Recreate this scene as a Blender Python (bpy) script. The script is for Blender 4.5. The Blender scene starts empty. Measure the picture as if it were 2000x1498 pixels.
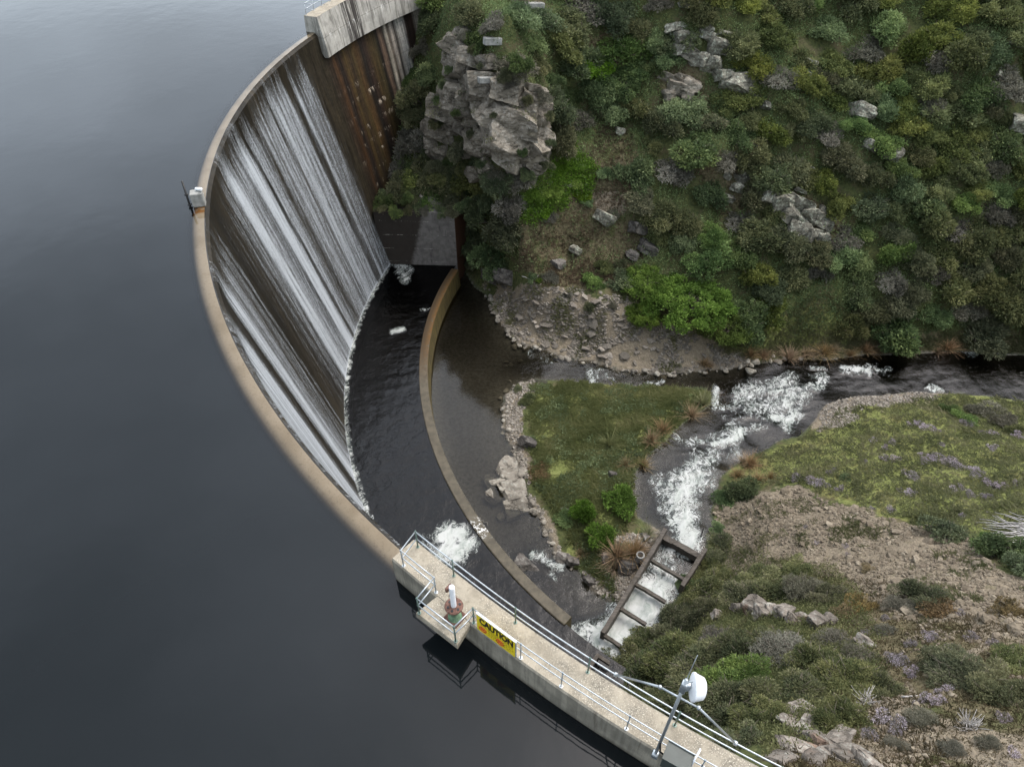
import bpy, math, random
import numpy as np
from mathutils import Vector, Matrix
R = math.radians
rnd = random.Random(7)
rng = np.random.default_rng(7)
sc = bpy.context.scene
COL = sc.collection

# ---------------------------------------------------------------- camera, world, sun
CAMZ = 54.0
F = 1386.0                                   # focal length in photo pixels (2000 wide)
CC = math.sqrt(.5)
cam = bpy.data.objects.new('camera', bpy.data.cameras.new('camera'))
COL.objects.link(cam)
cam.location = (0, 0, CAMZ)
cam.rotation_euler = (R(45), 0, 0)
cam.data.sensor_width = 36
cam.data.lens = 36 * F / 2000
cam.data.clip_start = .5
cam.data.clip_end = 6000
sc.camera = cam

SUN_EL, SUN_AZ = R(62), R(58)               # soft overcast light from high beyond the right bank
w = bpy.data.worlds.new("World")
sc.world = w
w.use_nodes = True
wt = w.node_tree
bg = wt.nodes['Background']
sky = wt.nodes.new('ShaderNodeTexSky')
sky.sky_type = 'NISHITA'
sky.sun_disc = False
sky.sun_elevation = SUN_EL
sky.sun_rotation = SUN_AZ
sky.dust_density = 4
sky.ozone_density = 1
hs = wt.nodes.new('ShaderNodeHueSaturation')
hs.inputs['Saturation'].default_value = .47
hs.inputs['Hue'].default_value = .485
wt.links.new(sky.outputs[0], hs.inputs['Color'])
geo = wt.nodes.new('ShaderNodeTexCoord')
mp = wt.nodes.new('ShaderNodeMapping')
mp.inputs['Scale'].default_value = (1.2, 1.2, 3.0)
wt.links.new(geo.outputs['Generated'], mp.inputs[0])
cl = wt.nodes.new('ShaderNodeTexNoise')
cl.inputs['Scale'].default_value = 1.6
cl.inputs['Detail'].default_value = 5
wt.links.new(mp.outputs[0], cl.inputs[0])
mr = wt.nodes.new('ShaderNodeMapRange')
mr.inputs[1].default_value = .35
mr.inputs[2].default_value = .68
mr.inputs[3].default_value = .8
mr.inputs[4].default_value = 1.35
wt.links.new(cl.outputs[0], mr.inputs[0])
mx = wt.nodes.new('ShaderNodeMix')
mx.data_type = 'RGBA'
mx.blend_type = 'MULTIPLY'
mx.inputs[0].default_value = 1
wt.links.new(hs.outputs[0], mx.inputs[6])
wt.links.new(mr.outputs[0], mx.inputs[7])
# the cloud deck is brightest low beyond the lake
sx = wt.nodes.new('ShaderNodeVectorMath')
sx.operation = 'DOT_PRODUCT'
sx.inputs[1].default_value = (-.25, .95, -.1)
wt.links.new(geo.outputs['Generated'], sx.inputs[0])
m2 = wt.nodes.new('ShaderNodeMapRange')
m2.interpolation_type = 'SMOOTHSTEP'
m2.inputs[1].default_value = 0
m2.inputs[2].default_value = .85
m2.inputs[3].default_value = 2.0
m2.inputs[4].default_value = 3.1
wt.links.new(sx.outputs['Value'], m2.inputs[0])
m3 = wt.nodes.new('ShaderNodeMix')
m3.data_type = 'RGBA'
m3.blend_type = 'MULTIPLY'
m3.inputs[0].default_value = 1
wt.links.new(mx.outputs[2], m3.inputs[6])
wt.links.new(m2.outputs[0], m3.inputs[7])
wt.links.new(m3.outputs[2], bg.inputs[0])
bg.inputs[1].default_value = .15

sl = bpy.data.lights.new('sun', 'SUN')
sl.energy = .55
sl.angle = R(30)
sl.color = (1, .96, .9)
sun = bpy.data.objects.new('sun', sl)
COL.objects.link(sun)
d = Vector((math.sin(SUN_AZ) * math.cos(SUN_EL), math.cos(SUN_AZ) * math.cos(SUN_EL), math.sin(SUN_EL)))
sun.rotation_euler = d.to_track_quat('Z', 'Y').to_euler()
sc.view_settings.view_transform = 'Standard'
sc.view_settings.look = 'None'
sc.view_settings.exposure = .24
sc.view_settings.gamma = 1
sc.cycles.max_bounces = 8
sc.cycles.transparent_max_bounces = 16
sc.cycles.use_denoising = True

# ---------------------------------------------------------------- projection helpers
def P(u, v, Z):
    """world point at height Z seen at photo pixel (u, v)"""
    a = (u - 1000) / F
    b = (v - 749) / F
    t = (CAMZ - Z) / (CC * (1 + b))
    return np.array([a * t, CC * (1 - b) * t, Z])
def proj(p):
    p = np.asarray(p, float)
    h = CAMZ - p[..., 2]
    dep = CC * (p[..., 1] + h)
    dep = np.where(dep < .1, .1, dep)
    return 1000 + F * p[..., 0] / dep, 749 - F * CC * (p[..., 1] - h) / dep, dep

def sst(a, b, x):
    t = np.clip((x - a) / (b - a), 0, 1)
    return t * t * (3 - 2 * t)
_nd = rng.normal(size=(5, 14, 3))
_nd /= np.linalg.norm(_nd, axis=2, keepdims=True)
_np = rng.uniform(0, 6.28, size=(5, 14))
def fbm(p, f=1., oct=4, gain=.5, seed=0):
    """smooth pseudo noise about -1..1"""
    p = np.asarray(p, float) + seed * 17.3
    s = np.zeros(p.shape[:-1])
    a = 1.
    for o in range(oct):
        q = np.zeros_like(s)
        for k in range(14):
            q += np.sin((p @ _nd[o % 5, k]) * f * (1 + .37 * (k % 5)) + _np[o % 5, k])
        s += a * q / 5.3
        a *= gain
        f *= 2.03
    return s
def inpoly(px, py, poly):
    poly = np.asarray(poly, float)
    r = np.zeros(px.shape, bool)
    n = len(poly)
    for i in range(n):
        x1, y1 = poly[i]
        x2, y2 = poly[(i + 1) % n]
        c = ((y1 > py) != (y2 > py))
        with np.errstate(divide='ignore', invalid='ignore'):
            r ^= c & (px < (x2 - x1) * (py - y1) / (y2 - y1 + 1e-12) + x1)
    return r
def segdist(px, py, poly, closed=True):
    poly = np.asarray(poly, float)
    n = len(poly)
    best = np.full(px.shape, 1e9)
    for i in range(n if closed else n - 1):
        a, b = poly[i], poly[(i + 1) % n]
        ab = b - a
        t = np.clip(((px - a[0]) * ab[0] + (py - a[1]) * ab[1]) / max(ab @ ab, 1e-9), 0, 1)
        best = np.minimum(best, np.hypot(px - a[0] - t * ab[0], py - a[1] - t * ab[1]))
    return best
def sdist(px, py, poly):
    """signed distance, positive outside"""
    dd = segdist(px, py, poly)
    return np.where(inpoly(px, py, poly), -dd, dd)

# ---------------------------------------------------------------- mesh helpers
def mesh(name, V, Fc, mats=(), smooth=True, attrs=None, mi=None):
    """V (n,3); Fc: list/array of polygons (arrays of equal length, or list of lists)"""
    me = bpy.data.meshes.new(name)
    V = np.asarray(V, np.float32)
    me.vertices.add(len(V))
    me.vertices.foreach_set('co', V.ravel())
    if isinstance(Fc, np.ndarray):
        k = Fc.shape[1]
        tot = np.full(len(Fc), k)
        idx = Fc.ravel()
    else:
        tot = np.array([len(f) for f in Fc])
        idx = np.array([i for f in Fc for i in f])
    me.loops.add(len(idx))
    me.loops.foreach_set('vertex_index', idx.astype(np.int32))
    me.polygons.add(len(tot))
    st = np.concatenate([[0], np.cumsum(tot)[:-1]])
    me.polygons.foreach_set('loop_start', st.astype(np.int32))
    me.polygons.foreach_set('loop_total', tot.astype(np.int32))
    me.polygons.foreach_set('use_smooth', np.full(len(tot), smooth))
    if mi is not None:
        me.polygons.foreach_set('material_index', np.asarray(mi, np.int32))
    for m in mats:
        me.materials.append(m)
    for nm, arr in (attrs or {}).items():
        arr = np.asarray(arr, np.float32)
        if arr.ndim == 1:
            at = me.attributes.new(nm, 'FLOAT', 'POINT')
            at.data.foreach_set('value', arr)
        else:
            at = me.attributes.new(nm, 'FLOAT_VECTOR', 'POINT')
            at.data.foreach_set('vector', arr.ravel())
    me.update(calc_edges=True)
    me.validate()
    return me
def obj(name, me, parent=None, loc=None):
    o = bpy.data.objects.new(name, me)
    COL.objects.link(o)
    if parent:
        o.parent = parent
    if loc is not None:
        o.location = loc
    return o
def tag(o, label, cat, group=None):
    o['label'] = label
    o['category'] = cat
    if group:
        o['group'] = group
    return o
def thing(name, label, cat, loc=(0, 0, 0), group=None):
    o = bpy.data.objects.new(name, None)
    o.empty_display_size = .2
    COL.objects.link(o)
    o.location = loc
    return tag(o, label, cat, group)
def struct(o, kind='structure'):
    o['kind'] = kind
    return o

class MB:
    """collects boxes, tubes and lathes into one mesh"""
    def __init__(s):
        s.V, s.F, s.M = [], [], []
    def add(s, V, Fs, m=0):
        o = len(s.V)
        s.V += [tuple(map(float, v)) for v in V]
        s.F += [[i + o for i in f] for f in Fs]
        s.M += [m] * len(Fs)
        return s
    def box(s, c, size, rot=None, bev=.0, m=0):
        x, y, z = [k / 2 for k in size]
        M = rot or Matrix.Identity(3)
        b = min(bev, x * .45, y * .45, z * .45)
        V = []
        Fs = []
        if b <= 0:
            for sx in (-1, 1):
                for sy in (-1, 1):
                    for sz in (-1, 1):
                        V.append((sx * x, sy * y, sz * z))
            Fs = [[0, 1, 3, 2], [4, 6, 7, 5], [0, 4, 5, 1], [2, 3, 7, 6], [0, 2, 6, 4], [1, 5, 7, 3]]
        else:
            # rings of an octagonal-cornered bevelled box
            def ring(dx, dy, z):
                return [(dx, -dy + b, z), (dx, dy - b, z), (dx - b, dy, z), (-dx + b, dy, z), (-dx, dy - b, z), (-dx, -dy + b, z), (-dx + b, -dy, z), (dx - b, -dy, z)]
            rs = [ring(x - b, y - b + .0, -z), ring(x, y, -z + b), ring(x, y, z - b), ring(x - b, y - b, z)]
            for r in rs:
                V += r
            for k in range(3):
                for i in range(8):
                    j = (i + 1) % 8
                    Fs.append([k * 8 + i, k * 8 + j, k * 8 + 8 + j, k * 8 + 8 + i])
            Fs.append(list(range(7, -1, -1)))
            Fs.append(list(range(24, 32)))
        V = [tuple(M @ Vector(v) + Vector(c)) for v in V]
        return s.add(V, Fs, m)
    def tube(s, pts, r, n=10, m=0, caps=True, closed=False):
        pts = [Vector(p) for p in pts]
        rs = r if isinstance(r, (list, tuple)) else [r] * len(pts)
        V = []
        up = None
        for i, p in enumerate(pts):
            a = pts[max(i - 1, 0)]
            b = pts[min(i + 1, len(pts) - 1)]
            t = (b - a).normalized()
            if up is None:
                up = Vector((0, 0, 1)) if abs(t.z) < .9 else Vector((1, 0, 0))
            x = t.cross(up).normalized()
            y = x.cross(t).normalized()
            up = y
            for k in range(n):
                an = 2 * math.pi * k / n
                V.append(p + (x * math.cos(an) + y * math.sin(an)) * rs[i])
        Fs = []
        for i in range(len(pts) - 1):
            for k in range(n):
                j = (k + 1) % n
                Fs.append([i * n + k, i * n + j, (i + 1) * n + j, (i + 1) * n + k])
        if caps:
            Fs.append(list(range(n - 1, -1, -1)))
            Fs.append(list(range((len(pts) - 1) * n, len(pts) * n)))
        return s.add(V, Fs, m)
    def lathe(s, c, axis, prof, n=24, m=0):
        """prof: list of (r, h) along axis"""
        ax = Vector(axis).normalized()
        x = ax.orthogonal().normalized()
        y = ax.cross(x)
        V = []
        for r, h in prof:
            for k in range(n):
                an = 2 * math.pi * k / n
                V.append(Vector(c) + ax * h + (x * math.cos(an) + y * math.sin(an)) * r)
        Fs = []
        for i in range(len(prof) - 1):
            for k in range(n):
                j = (k + 1) % n
                Fs.append([i * n + k, i * n + j, (i + 1) * n + j, (i + 1) * n + k])
        return s.add(V, Fs, m)
    def build(s, name, mats, parent=None, smooth=False, loc=None):
        V = np.array(s.V)
        if loc is not None:
            V = V - np.array(loc)
        if not isinstance(mats, (list, tuple)):
            mats = [mats]
        return obj(name, mesh(name, V, s.F, mats, smooth, mi=s.M), parent, loc)
def grid_faces(nu, nv):
    i, j = np.meshgrid(np.arange(nu - 1), np.arange(nv - 1), indexing='ij')
    a = (i * nv + j).ravel()
    return np.c_[a, a + nv, a + nv + 1, a + 1]

# ---------------------------------------------------------------- node helpers
class NT:
    def __init__(s, name):
        s.m = bpy.data.materials.new(name)
        s.m.use_nodes = True
        s.t = s.m.node_tree
        s.t.nodes.clear()
        s.out = s.t.nodes.new('ShaderNodeOutputMaterial')
    def n(s, typ, ins=None, **props):
        nd = s.t.nodes.new('ShaderNode' + typ)
        for k, v in props.items():
            setattr(nd, k, v)
        for k, v in (ins or {}).items():
            s.set(nd, k, v)
        return nd
    def set(s, nd, k, v):
        i = nd.inputs[k]
        if isinstance(v, bpy.types.NodeSocket):
            s.t.links.new(v, i)
        elif isinstance(v, (tuple, list)) and len(v) == 3 and i.type == 'RGBA':
            i.default_value = (*v, 1)
        else:
            i.default_value = v
    def attr(s, name, out='Fac'):
        return s.n('Attribute', attribute_name=name).outputs[out]
    def pos(s):
        return s.n('NewGeometry').outputs['Position']
    def objco(s):
        return s.n('TexCoord').outputs['Object']
    def noise(s, vec, scale, detail=4, rough=.55, dist=0.):
        return s.n('TexNoise', {'Vector': vec, 'Scale': scale, 'Detail': detail, 'Roughness': rough, 'Distortion': dist}).outputs[0]
    def vor(s, vec, scale, feature='F1', out=0, rand=1.):
        return s.n('TexVoronoi', {'Vector': vec, 'Scale': scale, 'Randomness': rand}, feature=feature).outputs[out]
    def map(s, vec, scale=(1, 1, 1), loc=(0, 0, 0), rot=(0, 0, 0)):
        return s.n('Mapping', {'Vector': vec, 'Scale': scale, 'Location': loc, 'Rotation': rot}).outputs[0]
    def math(s, op, a, b=0., c=0.):
        nd = s.n('Math', operation=op)
        for k, v in enumerate((a, b, c)):
            s.set(nd, k, v)
        return nd.outputs[0]
    def rng(s, x, a, b, lo=0., hi=1., smooth=True):
        nd = s.n('MapRange', {'Value': x, 'From Min': a, 'From Max': b, 'To Min': lo, 'To Max': hi}, interpolation_type='SMOOTHSTEP' if smooth else 'LINEAR')
        return nd.outputs[0]
    def mix(s, fac, a, b, blend='MIX'):
        nd = s.n('Mix', data_type='RGBA', blend_type=blend)
        s.set(nd, 0, fac)
        s.set(nd, 6, a)
        s.set(nd, 7, b)
        return nd.outputs[2]
    def ramp(s, fac, stops):
        nd = s.n('ValToRGB', {'Fac': fac})
        e = nd.color_ramp.elements
        while len(e) < len(stops):
            e.new(.5)
        for k, (p, c) in enumerate(stops):
            e[k].position = p
            e[k].color = (*c, 1)
        return nd.outputs[0]
    def bump(s, h, strength=.4, dist=.05, nrm=None):
        ins = {'Height': h, 'Strength': strength, 'Distance': dist}
        if nrm is not None:
            ins['Normal'] = nrm
        return s.n('Bump', ins).outputs[0]
    def bsdf(s, col, rough=.8, nrm=None, metal=0., spec=.4, **kw):
        ins = {'Base Color': col, 'Roughness': rough, 'Metallic': metal, 'Specular IOR Level': spec}
        if nrm is not None:
            ins['Normal'] = nrm
        ins.update(kw)
        return s.n('BsdfPrincipled', ins).outputs[0]
    def surf(s, sh):
        s.t.links.new(sh, s.out.inputs['Surface'])
        return s.m

# ---------------------------------------------------------------- materials
def mat_plain(name, col, rough=.6, metal=0., var=.12, scale=8., spec=.4, bumpy=0.):
    t = NT(name)
    n = t.noise(t.objco(), scale, 5)
    c = t.mix(t.rng(n, .3, .7), tuple(k * (1 - var) for k in col), tuple(min(1, k * (1 + var)) for k in col))
    nr = t.bump(n, bumpy, .02) if bumpy else None
    return t.surf(t.bsdf(c, rough, nr, metal, spec))
def mat_walk():
    t = NT('walkway_concrete')
    p = t.pos()
    n = t.noise(p, 1.3, 5, .65)
    n2 = t.noise(p, 9, 4, .7)
    sp = t.vor(p, 14)
    c = t.mix(t.rng(n, .4, .62), (.35, .31, .24), (.25, .22, .168))
    c = t.mix(t.math('MULTIPLY', t.rng(n2, .52, .66), t.rng(n, .36, .5)), c, (.22, .19, .145))
    c = t.mix(t.math('MULTIPLY', t.rng(sp, .0, .2, .75, 0.), t.rng(n, .42, .6)), c, (.62, .56, .45))
    n3 = t.noise(p, .5, 5, .7)
    c = t.mix(t.rng(n3, .46, .6, 0, .7), c, t.mix(t.rng(n2, .4, .6), (.115, .104, .084), (.25, .225, .18)))
    c = t.mix(t.math('MULTIPLY', t.rng(t.noise(p, 22, 3, .7), .56, .62), t.rng(n3, .4, .56)), c, (.6, .55, .44))
    return t.surf(t.bsdf(c, .9, t.bump(n2, .5, .02), spec=.2))
def mat_side():
    """formed, weathered concrete, stained in vertical runs; st = (arc metres, height)"""
    t = NT('weathered_concrete')
    st = t.attr('st', 'Vector')
    n = t.noise(st, .9, 6, .65)
    run = t.noise(t.map(st, (3.2, .22, 1)), 1., 5, .6)
    fine = t.noise(st, 12, 3, .7)
    c = t.mix(t.rng(n, .35, .65), (.46, .44, .39), (.3, .29, .26))
    c = t.mix(t.rng(run, .52, .7, 0, .8), c, (.11, .1, .085))
    c = t.mix(t.math('MULTIPLY', t.rng(run, .3, .38, 1, 0), t.rng(n, .5, .6)), c, (.55, .53, .48))
    c = t.mix(t.rng(fine, .55, .7, 0, .3), c, (.12, .115, .1))
    z = t.n('SeparateXYZ', {0: st}).outputs[1]
    stn = t.attr('stain')
    far = t.attr('limed')
    r2 = t.noise(t.map(st, (5, .18, 1)), 1., 5, .65)
    r3 = t.noise(t.map(st, (1.6, .1, 1), (3, 0, 0)), 1., 5, .7)
    c = t.mix(t.math('MULTIPLY', far, t.rng(r3, .5, .62, 0, .75)), c, (.15, .14, .12))
    lj = t.rng(t.math('ABSOLUTE', t.math('SUBTRACT', t.math('ADD', z, t.math('MULTIPLY', n, .12)), 28.1)), 0, .05, .7, 0)
    c = t.mix(lj, c, (.1, .09, .075))
    c = t.mix(t.math('MULTIPLY', far, t.math('MULTIPLY', t.rng(z, 28.15, 26.9, 1, .0), t.math('MULTIPLY', t.rng(z, 28.1, 28.16, 1, 0), t.rng(r2, .56, .62)))), c, (.75, .74, .7))
    c = t.mix(t.math('MULTIPLY', stn, t.rng(r2, .62, .48, 0, .95)), c, (.03, .025, .022))
    c = t.mix(t.math('MULTIPLY', t.math('SUBTRACT', 1., far), t.rng(t.math('ADD', z, t.math('MULTIPLY', n, .8)), 28.75, 29.25, .85, 0)), c, (.075, .06, .045))
    c = t.mix(t.math('SUBTRACT', 1., far), c, t.mix(t.rng(run, .4, .6), (.5, .48, .43), (.75, .72, .65)), 'MULTIPLY')
    return t.surf(t.bsdf(c, .85, t.bump(fine, .3, .02), spec=.25))
def mat_face(name='dam_face'):
    """dam face: vertex stain tone x streak noise"""
    t = NT(name)
    st = t.attr('st', 'Vector')
    tone = t.attr('tone', 'Color')
    wet = t.attr('wet')
    run = t.noise(t.map(st, (4.5, .16, 1)), 1., 6, .62)
    run2 = t.noise(t.map(st, (14, .35, 1)), 1., 4, .6)
    n = t.noise(st, 2.2, 6, .7)
    c = t.mix(1., tone, t.ramp(run, [(.3, (.45, .43, .4)), (.5, (1, 1, 1)), (.72, (1.6, 1.5, 1.35))]), 'MULTIPLY')
    c = t.mix(.75, c, t.ramp(n, [(.3, (.55, .55, .55)), (.5, (1, 1, 1)), (.7, (1.45, 1.42, 1.38))]), 'MULTIPLY')
    c = t.mix(t.rng(run2, .6, .72, 0, .5), c, (.02, .017, .014))
    # lift joints of the pours, with lime bleeding from them
    z = t.n('SeparateXYZ', {0: st}).outputs[1]
    zz = t.math('ADD', z, t.math('MULTIPLY', t.noise(st, .6, 3), .18))
    fr = t.math('FRACT', t.math('DIVIDE', zz, 1.55))
    line = t.rng(t.math('ABSOLUTE', t.math('SUBTRACT', fr, .5)), .0, .02, 1, 0)
    c = t.mix(t.math('MULTIPLY', line, .6), c, (.03, .026, .02))
    lime = t.math('MULTIPLY', t.rng(t.math('ADD', fr, t.math('MULTIPLY', t.math('SUBTRACT', run2, .5), .6)), .05, .4, 0, 1), t.math('MULTIPLY', t.rng(fr, .495, .5, 1, 0), t.rng(t.noise(t.map(st, (.9, .3, 1)), 1., 6, .8), .55, .62)))
    c = t.mix(t.math('MULTIPLY', lime, t.attr('lime')), c, (.62, .52, .4))
    rough = t.rng(wet, 0, 1, .85, .5)
    return t.surf(t.bsdf(c, rough, t.bump(n, .35, .04), spec=.2))
def mat_fall():
    """thin sheet of falling water: white where it breaks up"""
    t = NT('falling_water')
    st = t.attr('st', 'Vector')
    den = t.attr('veil')
    s1 = t.noise(t.map(st, (3.4, .03, 1)), 1., 5, .65)
    s2 = t.noise(t.map(st, (15, .1, 1)), 1., 4, .7)
    g = t.noise(t.map(st, (13, 5.5, 1)), 1., 3, .85, .4)
    g2 = t.noise(t.map(st, (3.2, .8, 1)), 1., 4, .7, .6)
    a = t.math('ADD', den, t.math('MULTIPLY', t.math('SUBTRACT', s1, .5), 1.0))
    a = t.math('ADD', a, t.math('MULTIPLY', t.math('SUBTRACT', s2, .5), 1.0))
    a = t.math('ADD', a, t.math('MULTIPLY', t.math('SUBTRACT', g2, .5), .6))
    a = t.math('ADD', a, t.math('MULTIPLY', t.math('SUBTRACT', g, .5), 1.5))
    a = t.math('MULTIPLY', t.rng(a, .2, 1.02, 0, .88, False), t.rng(den, .04, .3))
    white = t.bsdf(t.mix(g, (.42, .455, .49), (.6, .635, .655)), .35, t.bump(g, .6, .05), spec=.5)
    film = t.n('BsdfTransparent', {'Color': (.93, .93, .92)}).outputs[0]
    sh = t.n('MixShader', {0: a, 1: film, 2: white}).outputs[0]
    return t.surf(sh)
def water_shader(t, nrm, tint, foam=None, foamcol=None, rough=.04, deep=None):
    fr = t.n('Fresnel', {'IOR': 1.333, 'Normal': nrm}).outputs[0]
    tr = t.n('BsdfTransparent', {'Color': tint}).outputs[0]
    if deep is not None:                       # light scattered back by the water itself
        tr = t.n('MixShader', {0: deep, 1: tr, 2: t.n('BsdfDiffuse', {'Color': (.0065, .0085, .0095)}).outputs[0]}).outputs[0]
    gl = t.n('BsdfGlossy', {'Color': (1, 1, 1), 'Roughness': rough, 'Normal': nrm}).outputs[0]
    sh = t.n('MixShader', {0: fr, 1: tr, 2: gl}).outputs[0]
    if foam is not None:
        sh = t.n('MixShader', {0: foam, 1: sh, 2: foamcol}).outputs[0]
    return sh
def mat_reservoir():
    t = NT('reservoir_water')
    p = t.pos()
    h = t.noise(t.map(p, (1, 1, 1)), .55, 3, .5)
    h2 = t.noise(t.map(p, (1, .5, 1), rot=(0, 0, .5)), .06, 3, .5)
    nr = t.bump(t.math('ADD', t.math('MULTIPLY', h, .012), t.math('MULTIPLY', h2, .06)), .8, 1.)
    k = t.math('POWER', 2.718, t.math('MULTIPLY', t.attr('depth'), -1.6))
    return t.surf(water_shader(t, nr, t.mix(k, (.003, .003, .003), (.95, .9, .82)), deep=t.math('SUBTRACT', 1., k)))
def mat_stream(name, rip, scale, calm=1., flow=1.08):
    """tea-coloured river water; attributes: foam 0..1, depth in metres"""
    t = NT(name)
    p = t.pos()
    foam = t.attr('foam')
    dep = t.attr('depth')
    wq = t.noise(p, .9, 3, .6)
    pv = t.n('VectorMath', {0: p, 1: t.n('CombineXYZ', {0: t.math('MULTIPLY', wq, 1.6), 1: t.math('MULTIPLY', wq, -1.1)}).outputs[0]}, operation='ADD').outputs[0]
    a = t.noise(t.map(pv, (1, 1.5, 1), rot=(0, 0, .6)), scale, 5, .6, 1.2)
    b = t.noise(pv, scale * .33, 3, .5)
    hgt = t.math('ADD', t.math('MULTIPLY', a, rip), t.math('MULTIPLY', b, rip * 2.2))
    fv = t.map(t.map(pv, rot=(0, 0, -flow)), (.42, 1.35, 1))
    lac = t.noise(fv, 1.35, 5, .62, 1.4)
    lac2 = t.noise(t.map(fv, (1, 1, 1), (5, 3, 0)), 3.6, 4, .65, 1.)
    ridge = t.rng(t.math('ABSOLUTE', t.math('SUBTRACT', t.noise(t.map(fv, (1, 1, 1), (9, 1, 0)), 1.5, 6, .68, 1.6), .5)), 0, .06, 1, 0)
    lace = t.math('ADD', t.math('MULTIPLY', t.math('SUBTRACT', lac, .5), 2.4), t.math('MULTIPLY', t.math('SUBTRACT', lac2, .5), 1.2))
    lace = t.math('ADD', lace, t.math('MULTIPLY', t.math('SUBTRACT', ridge, .35), .5))
    amp = t.math('MULTIPLY', t.rng(foam, 0., .25, 0, 1.), t.rng(foam, .6, 1.25, .95, .38))
    f = t.rng(t.math('ADD', t.math('MULTIPLY', foam, 1.05), t.math('MULTIPLY', lace, amp)), .3, .92, 0, .97, False)
    f = t.math('MULTIPLY', f, t.rng(foam, .03, .2))
    fsoft = t.rng(t.math('ADD', foam, t.math('MULTIPLY', t.math('SUBTRACT', lac, .5), .8)), .1, 1., 0, .45)
    fb = t.math('MAXIMUM', f, fsoft)
    fl = t.noise(t.map(fv, (1, 1, 1), (2, 7, 0)), 1.2, 5, .62, 1.)
    wh = t.ramp(fl, [(.36, (.25, .28, .255)), (.46, (.355, .378, .35)), (.6, (.445, .458, .44))])
    fcol = t.bsdf(t.mix(t.rng(t.math('SUBTRACT', f, t.math('MULTIPLY', fsoft, .4)), 0., .5), (.12, .145, .14), wh), .5, t.bump(lac, .3, .1), spec=.2)
    nr = t.bump(t.math('MULTIPLY', hgt, t.math('SUBTRACT', 1., t.attr('still'))), calm, 1.)
    k = t.math('POWER', 2.718, t.math('MULTIPLY', dep, -1.35))
    tint = t.mix(k, (.008, .006, .004), (.8, .79, .72))
    # bubbles under the white water turn it green-grey
    sh = water_shader(t, nr, tint, fb, fcol, .06)
    return t.surf(sh)
def mat_ground():
    t = NT('hillside_ground')
    p = t.pos()
    z = t.attr('zone', 'Vector')
    xyz = t.n('SeparateXYZ', {0: z})
    grass, gravel, dry = xyz.outputs
    wet = t.attr('wet')
    n = t.noise(p, .5, 5, .6)
    n2 = t.noise(p, 3.2, 5, .65)
    st = t.vor(p, 9.)
    stc = t.n('TexVoronoi', {'Vector': p, 'Scale': 9.}).outputs[1]
    sv = t.n('SeparateXYZ', {0: stc}).outputs[0]
    soil = t.mix(t.rng(n2, .35, .65), (.045, .055, .022), (.085, .095, .035))
    soil = t.mix(t.rng(n, .5, .66), soil, (.085, .075, .04))
    gr = t.mix(t.rng(n2, .32, .68), (.11, .13, .038), (.18, .195, .068))
    gr = t.mix(t.rng(n, .48, .66, 0, .7), gr, (.14, .125, .05))
    dr = t.mix(t.rng(n2, .3, .7), (.075, .068, .036), (.15, .125, .075))
    dr = t.mix(t.rng(n, .52, .64, 0, .8), dr, (.06, .072, .025))
    gv = t.mix(t.rng(n2, .3, .7), (.185, .152, .108), (.255, .215, .155))
    gv = t.mix(t.math('MULTIPLY', t.rng(sv, .2, .9, 0, .5), t.math('SUBTRACT', 1., wet)), gv, (.115, .098, .078))
    gv = t.mix(t.rng(t.noise(p, 1.1, 4), .56, .7, 0, .55), gv, (.1, .09, .05))
    j = t.math('MULTIPLY', t.math('SUBTRACT', n2, .5), .9)
    def wgt(a):
        return t.rng(t.math('ADD', a, j), .35, .65)
    c = t.mix(wgt(dry), soil, dr)
    c = t.mix(wgt(grass), c, gr)
    c = t.mix(wgt(gravel), c, gv)
    c = t.mix(t.math('MULTIPLY', wet, .85), c, t.mix(t.rng(n2, .35, .65), (.036, .039, .039), (.085, .088, .086)))
    h = t.math('ADD', t.math('MULTIPLY', n2, .7), t.math('MULTIPLY', t.rng(st, 0, .6, 1, 0), t.math('MULTIPLY', t.math('MULTIPLY', gravel, t.math('SUBTRACT', 1., wet)), .25)))
    return t.surf(t.bsdf(c, t.rng(wet, 0, 1, .95, .5), t.bump(h, .8, .2), spec=.15))
def mat_rock(name, a, b, lich=.5, lichcol=(.5, .52, .46), warm=None):
    t = NT(name)
    p = t.pos()
    n = t.noise(p, .8, 6, .65)
    n2 = t.noise(p, 5, 6, .7)
    lay = t.noise(t.map(p, (.5, .6, 3.4), rot=(.5, -.45, .3)), 1.4, 5, .65, .4)
    rv = t.n('ObjectInfo').outputs['Random']
    c = t.mix(t.rng(n, .32, .68), a, b)
    c = t.mix(t.rng(lay, .5, .62, 0, .6), c, tuple(k * .45 for k in a))
    c = t.mix(t.rng(n2, .56, .7, 0, .7), c, tuple(k * .5 for k in a))
    l = t.math('MULTIPLY', t.rng(t.noise(p, 3.2, 7, .75), .52, .6), t.rng(n, .42, .6))
    c = t.mix(t.math('MULTIPLY', l, lich), c, lichcol)
    if warm:
        c = t.mix(t.rng(t.noise(p, .9, 3), .57, .7, 0, .5), c, warm)
    c = t.mix(1., c, t.mix(rv, (.75, .75, .75), (1.2, 1.2, 1.2)), 'MULTIPLY')
    pc = t.n('VectorMath', {0: p, 1: t.n('CombineXYZ', {0: n, 1: n2, 2: lay}).outputs[0]}, operation='ADD').outputs[0]
    cr = t.math('ADD', t.vor(t.map(pc, (.55, .55, 1.5), rot=(.5, -.4, 0)), .9, 'DISTANCE_TO_EDGE'), t.rng(n, .42, .6, 0, .06))
    c = t.mix(t.rng(cr, 0, .035, .75, 0), c, (.02, .018, .014))
    h = t.math('ADD', t.math('ADD', t.math('MULTIPLY', n2, .5), lay), t.rng(cr, 0, .08, 0, .5))
    return t.surf(t.bsdf(c, .9, t.bump(h, .9, .12), spec=.2))
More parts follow.
